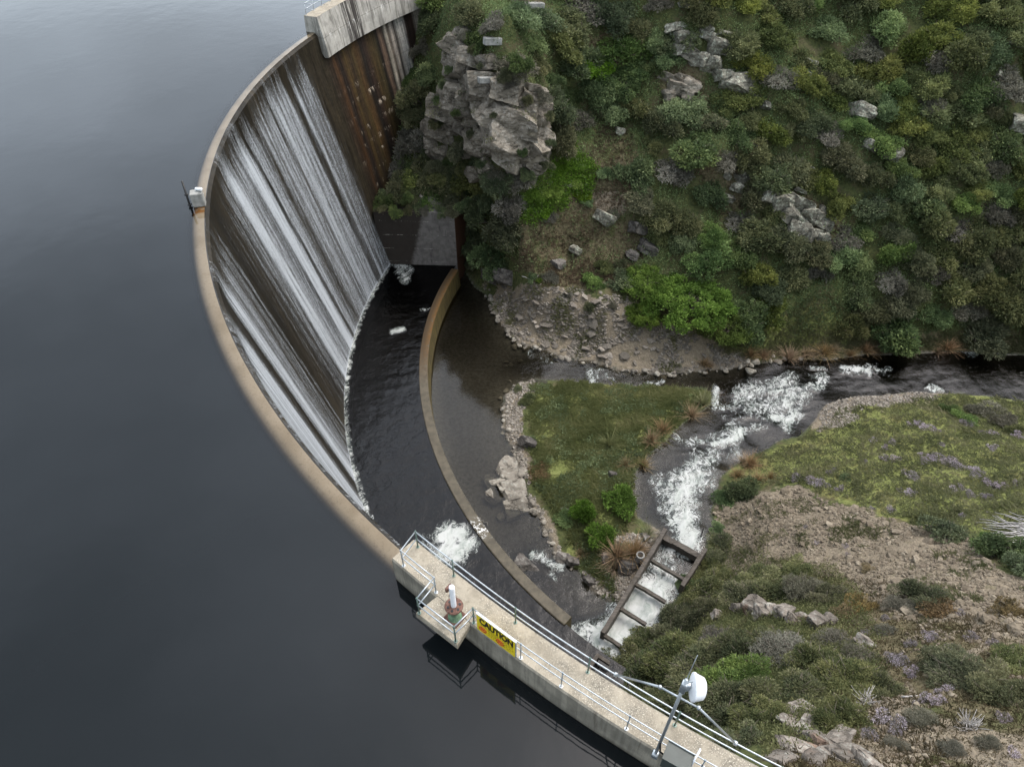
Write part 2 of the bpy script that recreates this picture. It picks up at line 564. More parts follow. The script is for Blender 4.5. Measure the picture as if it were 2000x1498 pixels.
def mat_leaf(name, dark, mid, light, trans=.32, sat=(.66, .98)):
    """foliage; 'tint' varies per sprig, Object Info Random per plant"""
    t = NT(name)
    tint = t.attr('tint')
    rv = t.n('ObjectInfo').outputs['Random']
    c = t.ramp(tint, [(.0, dark), (.5, mid), (1., light)])
    hsv = t.n('HueSaturation', {'Hue': t.rng(rv, 0, 1, .472, .5, False), 'Saturation': t.rng(t.math('FRACT', t.math('MULTIPLY', rv, 7.3)), 0, 1, sat[0], sat[1], False), 'Value': t.rng(t.math('FRACT', t.math('MULTIPLY', rv, 3.7)), 0, 1, .82, 1.2, False), 'Color': c}).outputs[0]
    p1 = t.bsdf(hsv, .65, spec=.1)
    p2 = t.n('BsdfTranslucent', {'Color': hsv}).outputs[0]
    return t.surf(t.n('MixShader', {0: trans, 1: p1, 2: p2}).outputs[0])
def mat_steel(name, col=(.42, .45, .47), rough=.42):
    t = NT(name)
    n = t.noise(t.objco(), 20, 4)
    n2 = t.noise(t.objco(), 3, 3)
    c = t.mix(t.rng(n, .35, .65), tuple(k * .8 for k in col), col)
    c = t.mix(t.rng(n2, .5, .7, 0, .3), c, tuple(k * .55 for k in col))
    return t.surf(t.bsdf(c, rough, None, .75, .5))
def mat_wood():
    t = NT('weathered_timber')
    p = t.objco()
    n = t.noise(t.map(p, (1, 14, 14)), 1.2, 5, .65)
    n2 = t.noise(p, 2.2, 4)
    c = t.mix(t.rng(n, .3, .7), (.04, .035, .029), (.115, .1, .084))
    c = t.mix(t.rng(n2, .5, .7, 0, .7), c, (.035, .03, .02))
    return t.surf(t.bsdf(c, .8, t.bump(n, .5, .02), spec=.3))
def mat_rust():
    t = NT('rusty_iron')
    n = t.noise(t.objco(), 9, 5, .7)
    c = t.mix(t.rng(n, .3, .7), (.07, .035, .025), (.2, .11, .085))
    return t.surf(t.bsdf(c, .8, t.bump(n, .3, .01), .2, .3))
M = {}
M['walk'] = mat_walk()
M['side'] = mat_side()
M['face'] = mat_face()
M['fall'] = mat_fall()
M['res'] = mat_reservoir()
M['basin'] = mat_stream('basin_water', .028, 2.6, .8)
M['river'] = mat_stream('river_water', .03, 2.8, .65)
M['ground'] = mat_ground()
M['rock'] = mat_rock('grey_schist', (.155, .136, .106), (.265, .235, .19), .5, (.41, .39, .34))
M['rockl'] = mat_rock('lichen_schist', (.14, .132, .105), (.22, .21, .17), .85, (.42, .45, .36))
M['rockp'] = mat_rock('pale_river_stone', (.185, .165, .135), (.28, .255, .21), .25)
M['rockd'] = mat_rock('dark_wet_stone', (.085, .078, .07), (.15, .135, .12), .2)
M['rockw'] = mat_rock('warm_schist', (.15, .132, .11), (.23, .2, .17), .5, (.4, .4, .35), (.26, .16, .11))
M['steel'] = mat_steel('galvanised_steel', (.5, .54, .56))
M['oldsteel'] = mat_steel('aged_green_steel', (.17, .23, .2), .55)
M['white'] = mat_plain('white_plastic', (.8, .82, .84), .35, var=.04)
M['yellow'] = mat_plain('yellow_sign_paint', (.78, .6, .02), .45, var=.06, scale=3)
M['black'] = mat_plain('black_paint', (.012, .012, .014), .5)
M['red'] = mat_plain('red_sign_paint', (.55, .09, .02), .5)
M['box'] = mat_plain('grey_green_enamel', (.05, .06, .053), .42, var=.1, scale=4)
M['rubber'] = mat_plain('black_rubber', (.015, .015, .015), .5)
M['rust'] = mat_rust()
M['green'] = mat_plain('faded_green_paint', (.1, .17, .1), .7, var=.35, scale=9)
M['wood'] = mat_wood()
M['dead'] = mat_plain('bleached_wood', (.4, .38, .36), .85, var=.25, scale=6)
M['twig'] = mat_plain('twig_bark', (.12, .1, .08), .9, var=.3, scale=5)
M['slab'] = mat_plain('footing_concrete', (.27, .27, .25), .9, var=.25, scale=2.5)
M['l_olive'] = mat_leaf('leaf_olive', (.059, .080, .032), (.162, .179, .069), (.310, .310, .137))
M['l_dark'] = mat_leaf('leaf_dark', (.047, .082, .030), (.110, .168, .053), (.232, .305, .092))
M['l_yel'] = mat_leaf('leaf_yellow_green', (.07, .1, .024), (.16, .2, .044), (.31, .35, .08))
M['l_grey'] = mat_leaf('leaf_grey_twiggy', (.11, .11, .075), (.2, .195, .14), (.33, .32, .24))
M['l_mid'] = mat_leaf('leaf_mid_green', (.059, .114, .032), (.148, .244, .064), (.299, .419, .122))
M['l_bright'] = mat_leaf('leaf_bright', (.05, .1, .014), (.115, .22, .03), (.21, .35, .06), .35, (.92, 1.08))
M['l_tree'] = mat_leaf('leaf_tree', (.045, .085, .016), (.105, .19, .034), (.2, .31, .062), .32, (.9, 1.05))
M['l_tan'] = mat_leaf('tussock_blade', (.097, .083, .028), (.275, .199, .083), (.468, .343, .165))
M['l_grass'] = mat_leaf('grass_blade', (.105, .135, .04), (.2, .225, .076), (.35, .335, .15), .45, (.66, .86))
M['l_flower'] = mat_leaf('thyme_flower', (.090, .099, .054), (.306, .252, .270), (.620, .522, .620), .1)
M['l_brown'] = mat_leaf('leaf_rusty', (.106, .084, .031), (.252, .179, .053), (.420, .294, .084))

# ---------------------------------------------------------------- dam geometry (circular in plan)
CX, CY = 33.3, 57.2
ZRES, ZBAS = 28.5, 2.2
TH0, TH1 = R(161.2), R(228.4)                # overflow section
def faceR(Z):
    """downstream face radius by height"""
    Z = np.asarray(Z, float)
    return np.interp(Z, [-2, 2, 24, 26.6, 28.2, 28.45], [50.15, 50.9, 55.25, 55.78, 55.95, 56.0])
def pol(r, th, Z):
    return np.stack([CX + r * np.cos(th), CY + r * np.sin(th), np.broadcast_to(Z, np.shape(r * np.cos(th)))], -1)
def face_uv(u, v):
    """(theta, Z) on the downstream face seen at a photo pixel"""
    Zs = np.linspace(1, 28.4, 300)
    a = np.array([P(u, v, z) for z in Zs])
    r = np.hypot(a[:, 0] - CX, a[:, 1] - CY) - faceR(Zs)
    k = np.where(np.diff(np.sign(r)) != 0)[0]
    k = k[0] if len(k) else np.argmin(abs(r))
    return math.atan2(a[k, 1] - CY, a[k, 0] - CX) % (2 * math.pi), Zs[k]
def top_uv(u, v, Z):
    p = P(u, v, Z)
    return math.atan2(p[1] - CY, p[0] - CX) % (2 * math.pi), math.hypot(p[0] - CX, p[1] - CY)
def rofs(th):
    """the walkway end runs slightly wider than the true arc"""
    return .24 * np.clip((np.asarray(th) - R(231)) / R(11), 0, 1.5)
def sweep(name, prof, th, mats, parent=None, mi=None, caps=True, smooth=True, tone=None, sub=1.2, extra=None, ro=None):
    """prof: closed list of (r, Z) outlines swept over angles th; st attribute = (arc, Z + radial run)"""
    prof = [np.array(p, float) for p in prof]
    pts, seg = [], []
    n = len(prof)
    for i in range(n):
        a, b = prof[i], prof[(i + 1) % n]
        k = max(1, int(np.hypot(*(b - a)) / sub))
        for j in range(k):
            pts.append(a + (b - a) * j / k)
            seg.append(i)
    pts = np.array(pts)
    m = len(pts)
    T = len(th)
    V = np.array([[(CX + (r + (ro(t) if ro else 0)) * math.cos(t), CY + (r + (ro(t) if ro else 0)) * math.sin(t), z) for r, z in pts] for t in th]).reshape(-1, 3)
    st = np.array([[(t * 56, z + .0 * r, r) for r, z in pts] for t in th]).reshape(-1, 3)
    Fs = []
    idx = []
    for i in range(T - 1):
        for j in range(m):
            k = (j + 1) % m
            Fs.append([i * m + j, i * m + k, (i + 1) * m + k, (i + 1) * m + j])
            idx.append(mi[seg[j]] if mi else 0)
    if caps:
        Fs.append(list(range(m - 1, -1, -1)))
        Fs.append(list(range((T - 1) * m, T * m)))
        idx += [mi[-1] if mi else 0] * 2
    at = {'st': st}
    if extra:
        at.update(extra(np.repeat(th, m), np.tile(pts[:, 1], T), np.tile(pts[:, 0], T)))
    me = mesh(name, V, Fs, mats, smooth, at, idx)
    if smooth:
        e = me.edges
        ang = bpy.ops if False else None
    o = obj(name, me, parent)
    return o
def sharp(o, deg=35):
    """mark edges sharper than deg so big flats stay flat"""
    import bmesh
    bm = bmesh.new()
    bm.from_mesh(o.data)
    for e in bm.edges:
        if len(e.link_faces) == 2 and e.calc_face_angle(0) > R(deg):
            e.smooth = False
    bm.to_mesh(o.data)
    bm.free()
    return o

dam = thing('arch_dam', 'curved concrete arch dam with water spilling over its long crest', 'dam', (CX - 56.4, CY, 0))
def local(o):
    """keep a world-built mesh in place under a moved Empty"""
    o.matrix_parent_inverse = o.parent.matrix_basis.inverted()
    return o

# stain tones on the downstream face
def tones(th, Z, r):
    th = np.asarray(th, float)
    n = len(th)
    s = th * 56
    base = np.array([.022, .018, .012])
    tone = np.tile(base, (n, 1))
    lime = np.zeros(n)
    wet = np.ones(n)
    nz = fbm(np.stack([s * .35, Z * .03, s * 0], -1), 1.5, 3, seed=3)
    tone *= (1 + .45 * nz)[:, None]
    # the dry left end: vertical bands measured along the wall
    bands = []
    for x, c, l, w in [(470, (.022, .018, .013), 0, 1), (560, (.03, .02, .013), .2, 1), (600, (.05, .026, .012), .3, .6), (645, (.016, .013, .011), .4, .8), (680, (.03, .019, .012), .5, .8), (720, (.055, .036, .013), .6, .5), (770, (.03, .02, .011), .8, .5), (820, (.052, .036, .014), .7, .5), (870, (.07, .04, .016), .9, .5),
                       (925, (.014, .012, .01), .9, .6), (985, (.032, .02, .014), 1, .5), (1050, (.05, .034, .014), .7, .5), (1115, (.038, .03, .014), .4, .5), (1155, (.012, .011, .01), .3, .6), (1195, (.13, .088, .062), .3, .3), (1238, (.015, .014, .013), .2, .6), (1275, (.42, .38, .31), .2, .1), (1308, (.04, .028, .02), 0, .3),
                       (1348, (.33, .3, .26), .2, .1), (1385, (.022, .018, .016), 0, .3), (1425, (.34, .33, .3), .3, .1), (1485, (.37, .36, .33), .3, .1), (1515, (.03, .02, .016), 0, .3), (1560, (.022, .015, .012), 0, .3), (1630, (.036, .022, .016), 0, .3), (1665, (.4, .36, .31), .2, .1), (1740, (.42, .38, .33), .2, .1), (1800, (.2, .18, .15), .2, .1)]:
        bands.append((560 + .15 * x, 12 + np.interp(x, [450, 600, 900, 1100, 1300, 1500, 1800], [118, 105, 81, 64, 50, 35, 18]), c, l, w))
    bt = sorted([(face_uv(u, v)[0], c, l, w) for u, v, c, l, w in bands], key=lambda q: q[0])
    xs = [q[0] for q in bt]
    thj = th + .0018 * fbm(np.stack([s * 2, Z * .5, s * 0], -1), 1., 3, seed=5)
    lt = np.stack([np.interp(thj, xs, [q[1][k] for q in bt]) for k in range(3)], -1)
    left = sst(TH0 + .012, TH0 - .012, th)
    tone = tone * (1 - left[:, None]) + lt * left[:, None]
    lime = np.interp(thj, xs, [q[2] for q in bt]) * left
    wet = 1 - left * (1 - np.interp(thj, xs, [q[3] for q in bt]))
    # foot of the dry end is damp and dark
    ft = sst(15, 7, Z) * left
    tone = tone * (1 - .75 * ft)[:, None] + np.array([.02, .017, .012]) * (.75 * ft)[:, None]
    lime = lime * sst(5, 9, Z) * sst(24, 20, Z)
    return {'tone': tone, 'lime': lime, 'wet': wet}
th_all = np.concatenate([np.linspace(R(126), TH0, 260), np.linspace(TH0, TH1, 420)[1:], np.linspace(TH1, R(262), 60)[1:]])
prof = [(55.85, 28.2), (55.68, 26.6), (55.15, 24), (50.8, 2), (50.05, -2), (57.6, -2), (57.45, 25.0), (57.2, 27.2), (56.98, 28.1), (56.75, 28.36), (56.5, 28.43), (56.1, 28.43)]
rust_th, _ = top_uv(386, 405, 28.4)
t = NT('crest_concrete')
p_ = t.pos()
st_ = t.attr('st', 'Vector')
c_ = t.mix(t.rng(t.noise(p_, .35, 4), .4, .62), (.4, .365, .3), (.3, .265, .2))
c_ = t.mix(t.rng(t.noise(p_, 7, 5, .7), .5, .7, 0, .6), c_, (.2, .165, .115))
c_ = t.mix(t.math('MULTIPLY', t.attr('rusty'), t.rng(t.noise(p_, 3, 4), .3, .5)), c_, (.26, .12, .02))
M['crest'] = t.surf(t.bsdf(c_, .8))
def tones2(th, Z, r):
    a = tones(th, Z, r)
    dth = (np.asarray(th) - rust_th) * 56
    a['rusty'] = sst(1.05, .85, np.abs(dth + .1)) * sst(-.2, 0, r - 55.9) 
    return a
body = sweep('dam_body', prof, th_all, [M['face'], M['crest']], dam, [0, 0, 0, 0, 0, 0, 1, 1, 1, 1, 1, 0], True, True, sub=.8, extra=tones2)
sharp(body, 40)
local(body)
# raised non-overflow walls at both ends
sa_, sb_ = top_uv(692, 40, 28.6)[0], top_uv(722, 25, 28.6)[0]
def wall_extra(th, Z, r):
    a, b = min(sa_, sb_), max(sa_, sb_)
    return {'stain': sst(a - .002, a + .002, th) * sst(b + .002, b - .002, th), 'limed': np.ones(len(th))}
thL = np.linspace(R(126), TH0, 240)
lw = sweep('end_wall', [(57.1, 28.2), (57.0, 30.0), (55.55, 30.0), (55.1, 27.6), (54.95, 26.2), (55.4, 26.1), (56, 27)], thL, [M['side'], M['walk']], dam, [0, 1, 0, 0, 0, 0, 0, 0], True, True, sub=.5, extra=wall_extra)
sharp(lw, 25)
local(lw)
lw['label'] = 'grey end wall streaked with white lime'
thW = np.linspace(TH1, R(262), 90)
ww = sweep('walkway_wall', [(57.12, 27.4), (57.12, 29.94), (57.06, 30.0), (55.98, 30.0), (55.92, 29.94), (55.92, 28.0), (55.6, 26.0), (56, 26)], thW, [M['side'], M['walk']], dam, [0, 0, 1, 0, 0, 0, 0, 0, 0], True, True, sub=.6, ro=rofs)
sharp(ww, 25)
local(ww)

# gate platform cantilevered over the reservoir
ZP = 29.98
c1, c2 = P(812, 1196, ZP), P(893, 1259, ZP)
e1 = top_uv(852, 1165, ZP)
e2 = top_uv(921, 1213, ZP)
c0 = pol(np.array(57.0), e1[0], ZP)
c3 = pol(np.array(57.0), e2[0], ZP)
def slab_mesh(cor, thick, bev=.05):
    cor = [np.array(c) for c in cor]
    cen = sum(cor) / len(cor)
    V = []
    for dz, sh in ((-thick, .0), (-thick + .0, 0), (-bev, 0), (0, bev)):
        for c in cor:
            dd = cen - c
            dd[2] = 0
            q = c + dd / np.linalg.norm(dd) * sh
            V.append((q[0], q[1], c[2] + dz))
    n = len(cor)
    Fs = [list(range(n - 1, -1, -1))]
    for k in (1, 2):
        for i in range(n):
            j = (i + 1) % n
            Fs.append([k * n + i, k * n + j, k * n + n + j, k * n + n + i])
    Fs.append(list(range(3 * n, 4 * n)))
    V = V[:n] + V[n:]
    return V, Fs
Vp, Fp = slab_mesh([c0, c1, c2, c3], .34)
mb = MB()
mb.add(Vp, Fp)
# short pier under the slab
m_ = (c0 + c1 + c2 + c3) / 4
o = obj('gate_platform', mesh('gate_platform', np.array(mb.V), mb.F, [M['walk']], False), dam)
local(o)
# block at the left foot, standing in the basin corner
zt = 9.6
b0 = [(-16.2, 72.75), (-6.75, 72.4), (-5.5, 75.2), (-5.5, 77.5), (-16.2, 77.5)]
mb = MB()
hs_ = [-1, 2.2, 4.1, 6.0, 7.9, zt]
V = [(x, y, z) for z in hs_ for x, y in b0]
Fs = []
for k in range(len(hs_) - 1):
    for i in range(5):
        j = (i + 1) % 5
        Fs.append([k * 5 + i, k * 5 + j, k * 5 + 5 + j, k * 5 + 5 + i])
Fs.append([25 + i for i in range(5)])
t = NT('dark_block_concrete')
p_ = t.pos()
n_ = t.noise(p_, 1.3, 6, .7)
run_ = t.noise(t.map(p_, (2.5, 2.5, .3)), 1, 5, .7)
c_ = t.mix(t.rng(n_, .35, .65), (.115, .106, .098), (.18, .168, .155))
c_ = t.mix(t.rng(run_, .56, .68, 0, .8), c_, (.035, .03, .027))
x_, y_, z_ = t.n('SeparateXYZ', {0: p_}).outputs
c_ = t.mix(t.rng(t.math('ADD', x_, t.math('ADD', t.math('MULTIPLY', z_, -.28), t.math('MULTIPLY', n_, .9))), -12.9, -12.2, .92, 0), c_, (.022, .016, .011))
fr_ = t.math('FRACT', t.math('DIVIDE', t.math('ADD', z_, t.math('MULTIPLY', n_, .3)), 1.9))
ln_ = t.math('MULTIPLY', t.rng(t.math('ABSOLUTE', t.math('SUBTRACT', fr_, .5)), 0, .025, 1, 0), t.rng(t.noise(p_, 1.4, 4, .8), .5, .6))
c_ = t.mix(ln_, c_, (.42, .4, .36))
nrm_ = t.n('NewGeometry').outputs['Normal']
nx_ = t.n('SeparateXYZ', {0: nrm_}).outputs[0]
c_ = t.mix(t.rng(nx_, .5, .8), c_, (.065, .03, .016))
M['block'] = t.surf(t.bsdf(c_, .7, t.bump(n_, .5, .04)))
o = obj('foot_block', mesh('foot_block', np.array(V), Fs, [M['block']], False), dam)
local(o)

# ---------------------------------------------------------------- water spilling down the face
thF = np.linspace(TH0 + .001, TH1 - .001, 700)
zF = np.concatenate([[28.46, 28.3, 28.0], np.linspace(27.5, 2.12, 60)])
KD = R(.13)                                  # the sheet drifts sideways a little as it falls
secA = [(340, .3), (370, .22), (385, .6), (400, .78), (440, .88), (470, .6), (500, .52), (530, .62), (545, .85), (560, 1.), (595, 1.05), (612, .8), (624, .1), (634, .12), (650, .5), (680, .5), (700, .25), (712, .08), (735, .1), (750, .42), (765, .5), (800, .42), (850, .4), (858, .12),
        (866, .15), (880, .5), (930, .58), (960, .62), (996, .5), (1006, .08), (1034, .08), (1046, .52), (1058, .5), (1068, .2), (1085, .35), (1100, .42), (1112, .25), (1130, .36), (1145, .4), (1158, .04), (1200, 0.)]
secB = [(275, .8), (290, .85), (318, .8), (332, .3), (345, .1), (362, .12), (378, .7), (400, .75), (425, .6), (440, .72), (452, .45), (480, .42), (515, .2), (528, .08), (532, .4), (540, .4), (546, .06), (600, .03), (640, .05), (655, .22), (672, .1), (685, .3)]
prof_d = []
for x, k in secA:
    th_, z_ = face_uv(380 + .307 * x, 453)
    prof_d.append((th_ - KD * (z_ - 15), k))
for x, k in secB:
    th_, z_ = face_uv(380 + .374 * x, 702)
    prof_d.append((th_ - KD * (z_ - 15), k))
prof_d.sort()
S, Zz = np.meshgrid(thF, zF, indexing='ij')
S0 = S - KD * (Zz - 15)
den = np.interp(S0, [q[0] for q in prof_d], [q[1] for q in prof_d])
s1d = np.stack([S0 * 56, S * 0, Zz * .02], -1)
rt_ = sst(R(196), R(190), S0)
den = den * (1 - .25 * rt_) + .13 * rt_ * sst(R(162.5), R(165), S0)
den = den * (1 + .3 * fbm(s1d, 3.0, 3, .7, seed=13)) + .04 + .06 * sst(R(184), R(176), S)
# under the lip the sheet is still glassy and breaks up lower down
lip = 27.2 + .8 * fbm(np.stack([S * 56, S * 0, S * 0], -1), .9, 3, seed=9)
den *= .3 + .7 * sst(1.2, -2.6, Zz - lip)
den *= 1 - .75 * sst(TH0 + .02, TH0, S)
foot = sst(2.5, 2.1, Zz) * .5
den = np.clip(den + foot * sst(.1, .35, den), 0, 1.25)
rf = faceR(Zz) + .02 - .19 
rf = np.where(Zz > 28.2, 55.9 + (Zz - 28.2) * .3, rf - .0)
rf = np.interp(Zz, [2, 24, 26.6, 28.2, 28.47], [50.74, 55.09, 55.62, 55.8, 56.05])
V = pol(rf, S, 0).reshape(-1, 3)
V[:, 2] = Zz.ravel()
fall = obj('waterfall', mesh('waterfall', V, grid_faces(len(thF), len(zF)), [M['fall']], True,
           {'st': np.stack([S * 56, Zz, S * 0], -1).reshape(-1, 3), 'veil': den.ravel()}))
struct(fall)

# ---------------------------------------------------------------- reservoir: a closed body of water
thR = np.linspace(R(100), R(268), 260)
arc = pol(np.full(260, 56.02), thR, 0)[:, :2]
outer = [(arc[-1, 0], -60), (-420, -60), (-700, 300), (-500, 900), (60, 900), (60, 300), (arc[0, 0] , arc[0, 1] + 20)]
ring = np.vstack([arc, outer])
n = len(ring)
rads = np.array([56.02, 56.3, 56.6, 56.8, 57., 57.25, 57.6, 58.2, 59.5, 62, 70, 85, 110, 150, 220, 330, 500, 800])
V = np.concatenate([pol(np.full(260, r), thR, ZRES)[:, None, :] for r in rads], 1).reshape(-1, 3)
depth_r = np.tile(np.interp(rads, [56.4, 56.6, 56.8, 57, 57.25, 57.6, 58.2, 59.5], [.07, .09, .16, .5, 1.5, 2.6, 4, 8]), 260)
struct(obj('reservoir_water', mesh('reservoir_water', V, grid_faces(260, len(rads))[:, ::-1].copy(), [M['res']], True, {'depth': depth_r})))
V = np.concatenate([pol(np.full(260, r), thR, 22.5)[:, None, :] for r in (57.3, 62, 75, 120, 300, 790)], 1).reshape(-1, 3)
struct(obj('lake_bed', mesh('lake_bed', V, grid_faces(260, 6), [mat_plain('lake_silt', (.012, .011, .01), .95)], True)))
# ---------------------------------------------------------------- river outline and levels
def zw(x, y):
    pts = [(870, 640, 0), (900, 800, 0), (980, 1000, 0), (950, 900, 0), (1050, 700, -.05), (1150, 725, -.3), (1250, 740, -.45), (1400, 745, -.7), (1480, 760, -.75), (1650, 730, -1.2),
           (1800, 730, -1.5), (2000, 730, -1.8), (1550, 800, -.9), (1480, 840, -.4), (1420, 870, -.1), (1360, 930, .3), (1330, 1000, .6), (1330, 1040, 1.), (1310, 1085, .75), (1260, 1170, .8),
           (1200, 1270, .9), (1100, 1190, .05), (1160, 1180, .05), (1050, 1100, .02), (1120, 1260, .5), (1010, 1060, 0), (1250, 960, .45)]
    q = np.array([P(*p) for p in pts])
    s = 0
    wsum = 0
    for a in q:
        ww_ = 1 / ((x - a[0]) ** 2 + (y - a[1]) ** 2 + .3) ** 1.8
        s = s + ww_ * a[2]
        wsum = wsum + ww_
    return s / wsum
def PW(u, v):
    Z = 0.
    for _ in range(4):
        p = P(u, v, Z)
        Z = float(zw(p[0], p[1]))
    return P(u, v, Z)
river_px = [(905, 530), (925, 560), (950, 580), (962, 610), (982, 640), (1000, 660), (1010, 672), (1050, 680), (1100, 700), (1150, 706), (1200, 722), (1250, 730), (1320, 732), (1370, 725), (1420, 722),
            (1480, 712), (1550, 703), (1620, 705), (1700, 693), (1800, 690), (1900, 690), (2000, 695), (2200, 706), (2400, 722), (2420, 812), (2250, 803), (2100, 795), (2000, 785), (1940, 775), (1850, 768), (1780, 765), (1720, 772), (1660, 775), (1610, 790),
            (1590, 820), (1560, 850), (1520, 860), (1490, 880), (1460, 890), (1430, 910), (1405, 930), (1395, 970), (1385, 1000), (1390, 1030), (1376, 1065), (1372, 1090), (1340, 1135), (1300, 1195),
            (1250, 1265), (1190, 1330), (1120, 1345), (1060, 1300), (1075, 1230), (1020, 1180), (930, 1060), (870, 960), (840, 860), (825, 740), (830, 680), (850, 610), (880, 550)]
island_px = [(1292, 1038), (1250, 1012), (1240, 985), (1238, 930), (1268, 892), (1300, 862), (1332, 830), (1385, 795), (1394, 772), (1380, 760), (1280, 753), (1200, 752), (1100, 743), (1050, 740), (1010, 748),
             (984, 775), (980, 830), (1000, 880), (1008, 905), (1022, 940), (1028, 985), (1050, 1010), (1072, 1050), (1085, 1090), (1128, 1112), (1150, 1150), (1172, 1168), (1215, 1180)]
river = np.array([PW(*p)[:2] for p in river_px])
island = np.array([PW(*p)[:2] for p in island_px])

# ---------------------------------------------------------------- terrain
ctl = []
def cp(u, v, Z):
    ctl.append(P(u, v, Z))
for u in (1110, 1250, 1400, 1550, 1700, 1850, 2000, 2150):
    for v in (-150, 0, 100, 200, 300, 400, 480, 560):
        Z = 27.2 - .041 * v + rnd.uniform(-.7, .7)
        if v == 560:
            Z = 4.3 + (.3 if u < 1300 else 0)
        cp(u, v, Z)
for u, v, Z in [(1000, 560, 3.2), (1100, 570, 4.6), (1180, 575, 5), (1000, 600, 2.3), (1100, 620, 2.6), (1200, 640, 2.5), (1300, 670, 1.8), (1400, 690, .8), (1500, 650, 2), (1600, 620, 3), (1800, 620, 3.5), (2000, 640, 3.),
                (1010, 520, 6.2), (945, 470, 8), (905, 415, 9.8), (960, 530, 4.5), (925, 520, 3.6), (1000, 50, 28.5), (900, 0, 29), (870, 20, 28), (840, 60, 24.5), (810, 160, 19), (790, 250, 14.8), (775, 330, 11.5), (765, 400, 9), (830, 400, 9.8), (870, 410, 10.0), (800, 400, 10.2), (840, 385, 11.), (890, 395, 10.8),
                (890, 85, 26), (930, 120, 25.8), (960, 150, 24.5), (1000, 190, 22.6), (1055, 230, 19.6), (1070, 300, 15.5), (860, 240, 17.6), (950, 290, 18), (900, 370, 12.4), (850, 330, 12.5), (1000, 350, 14), (940, 400, 10.8), (1060, 400, 11.2), (1030, 460, 8.6),
                # right bank
                (1600, 830, .3), (1800, 800, .5), (2000, 800, 0), (2200, 830, .5), (1500, 930, 2.0), (1600, 940, 4), (1800, 900, 5), (2000, 900, 6), (1440, 1000, 3.2), (1500, 1050, 5), (1700, 1050, 9), (2000, 1050, 12), (2200, 1050, 13.5), (1420, 1090, 3.4),
                (1450, 1130, 6.5), (1700, 1180, 14), (2000, 1200, 18), (1480, 1220, 13.5), (1600, 1300, 19), (1800, 1350, 22), (2000, 1350, 23), (2200, 1350, 24), (1600, 1450, 25), (1800, 1498, 26.5), (2000, 1498, 27), (1500, 1498, 28), (1400, 1400, 18.5),
                (1300, 1300, 10), (1235, 1262, 3.6), (1345, 1180, 3.8), (1380, 1120, 2.6), (1400, 1250, 11.5), (1330, 1220, 6), (1500, 1350, 20), (2000, 1650, 29.5), (1650, 1600, 29.5), (1200, 1330, 3)]:
    cp(u, v, Z)
for x, y, Z in [(-18, 100, 33), (0, 105, 41), (20, 105, 42), (50, 105, 42), (80, 105, 41), (-20, 125, 44), (0, 125, 53), (40, 125, 55), (80, 125, 54), (-30, 145, 50), (20, 145, 62), (80, 145, 62), (10, -4, 29.5), (30, -4, 31), (60, -4, 32), (80, 10, 22), (80, 30, 10)]:
    ctl.append(np.array([x, y, Z], float))
for poly, off in ((river, .1), (island, .1)):
    for a in poly[::2]:
        ctl.append(np.array([a[0], a[1], float(zw(a[0], a[1])) + off]))
for u, v, Z in [(1150, 850, .75), (1080, 800, .6), (1280, 800, .3), (1200, 930, .9), (1100, 960, .8), (1180, 1020, 1.0), (1180, 1100, 1.1), (1230, 1080, 1.3)]:
    cp(u, v, Z)
ctl = np.array(ctl)
n = len(ctl)
D = np.hypot(ctl[:, None, 0] - ctl[None, :, 0], ctl[:, None, 1] - ctl[None, :, 1])
A = np.zeros((n + 3, n + 3))
A[:n, :n] = -D - np.eye(n) * .25
A[:n, n:] = np.c_[np.ones(n), ctl[:, :2]]
A[n:, :n] = A[:n, n:].T
W = np.linalg.solve(A, np.r_[ctl[:, 2], 0, 0, 0])
def rbf(x, y):
    o = W[n] + W[n + 1] * x + W[n + 2] * y
    for i in range(len(ctl)):
        o = o - W[i] * np.hypot(x - ctl[i, 0], y - ctl[i, 1])
    return o
GX0, GX1, GY0, GY1, GS = -26., 78., -6., 142., .35
gx = np.arange(GX0, GX1, GS)
gy = np.arange(GY0, GY1, GS)
X, Y = np.meshgrid(gx, gy, indexing='ij')
Zr = rbf(X, Y)
PQ = np.stack([X, Y, Zr], -1)
dr_ = sdist(X, Y, river)
di_ = sdist(X, Y, island)
inw = np.maximum(dr_, -di_)                  # >0 on land, <0 in water
near = (np.abs(inw) < 14)
zwat = np.zeros_like(X)
zwat[near] = zw(X[near], Y[near])
rough = fbm(PQ, .55, 4, seed=1) * .28 + fbm(PQ, 1.9, 3, seed=2) * .1
dd_ = np.maximum(inw, 0)
zl = zwat + .1 + .22 * np.minimum(dd_, 3)
wl = sst(.4, 4.5, dd_)
slope_amp = np.clip(dd_ / 6, .12, 1)
Zt = np.where(near, (1 - wl) * zl + wl * np.maximum(Zr, zwat + .2), Zr) + rough * slope_amp
Zt = np.where(near & (inw > 0), np.maximum(Zt, zwat + .04 + .05 * np.minimum(dd_, 1)), Zt)
bed = zwat - .12 - .42 * np.clip(-inw, 0, 1.6) - .06 + fbm(PQ, 1.6, 3, seed=4) * .03
Zt = np.where(inw <= 0, bed, Zt)
rad = np.hypot(X - CX, Y - CY)
ang = np.arctan2(Y - CY, X - CX) % (2 * math.pi)
RADG, ANGG = rad, ang
basin = (rad > 42.2) & (rad < 58) & (ang > R(160.5)) & (ang < R(231))
Zt = np.where(basin, np.minimum(Zt, .0), Zt)
ups = (rad > 56.6) & (ang > R(112)) & (ang < R(263))
Zt = np.where(ups, np.where(rad > 57.6, 10., Zt - 6), Zt)
Zt = np.where((rad > 51) & (rad <= 56.6) & (ang > R(160.5)) & (ang < R(231)), -3, Zt)
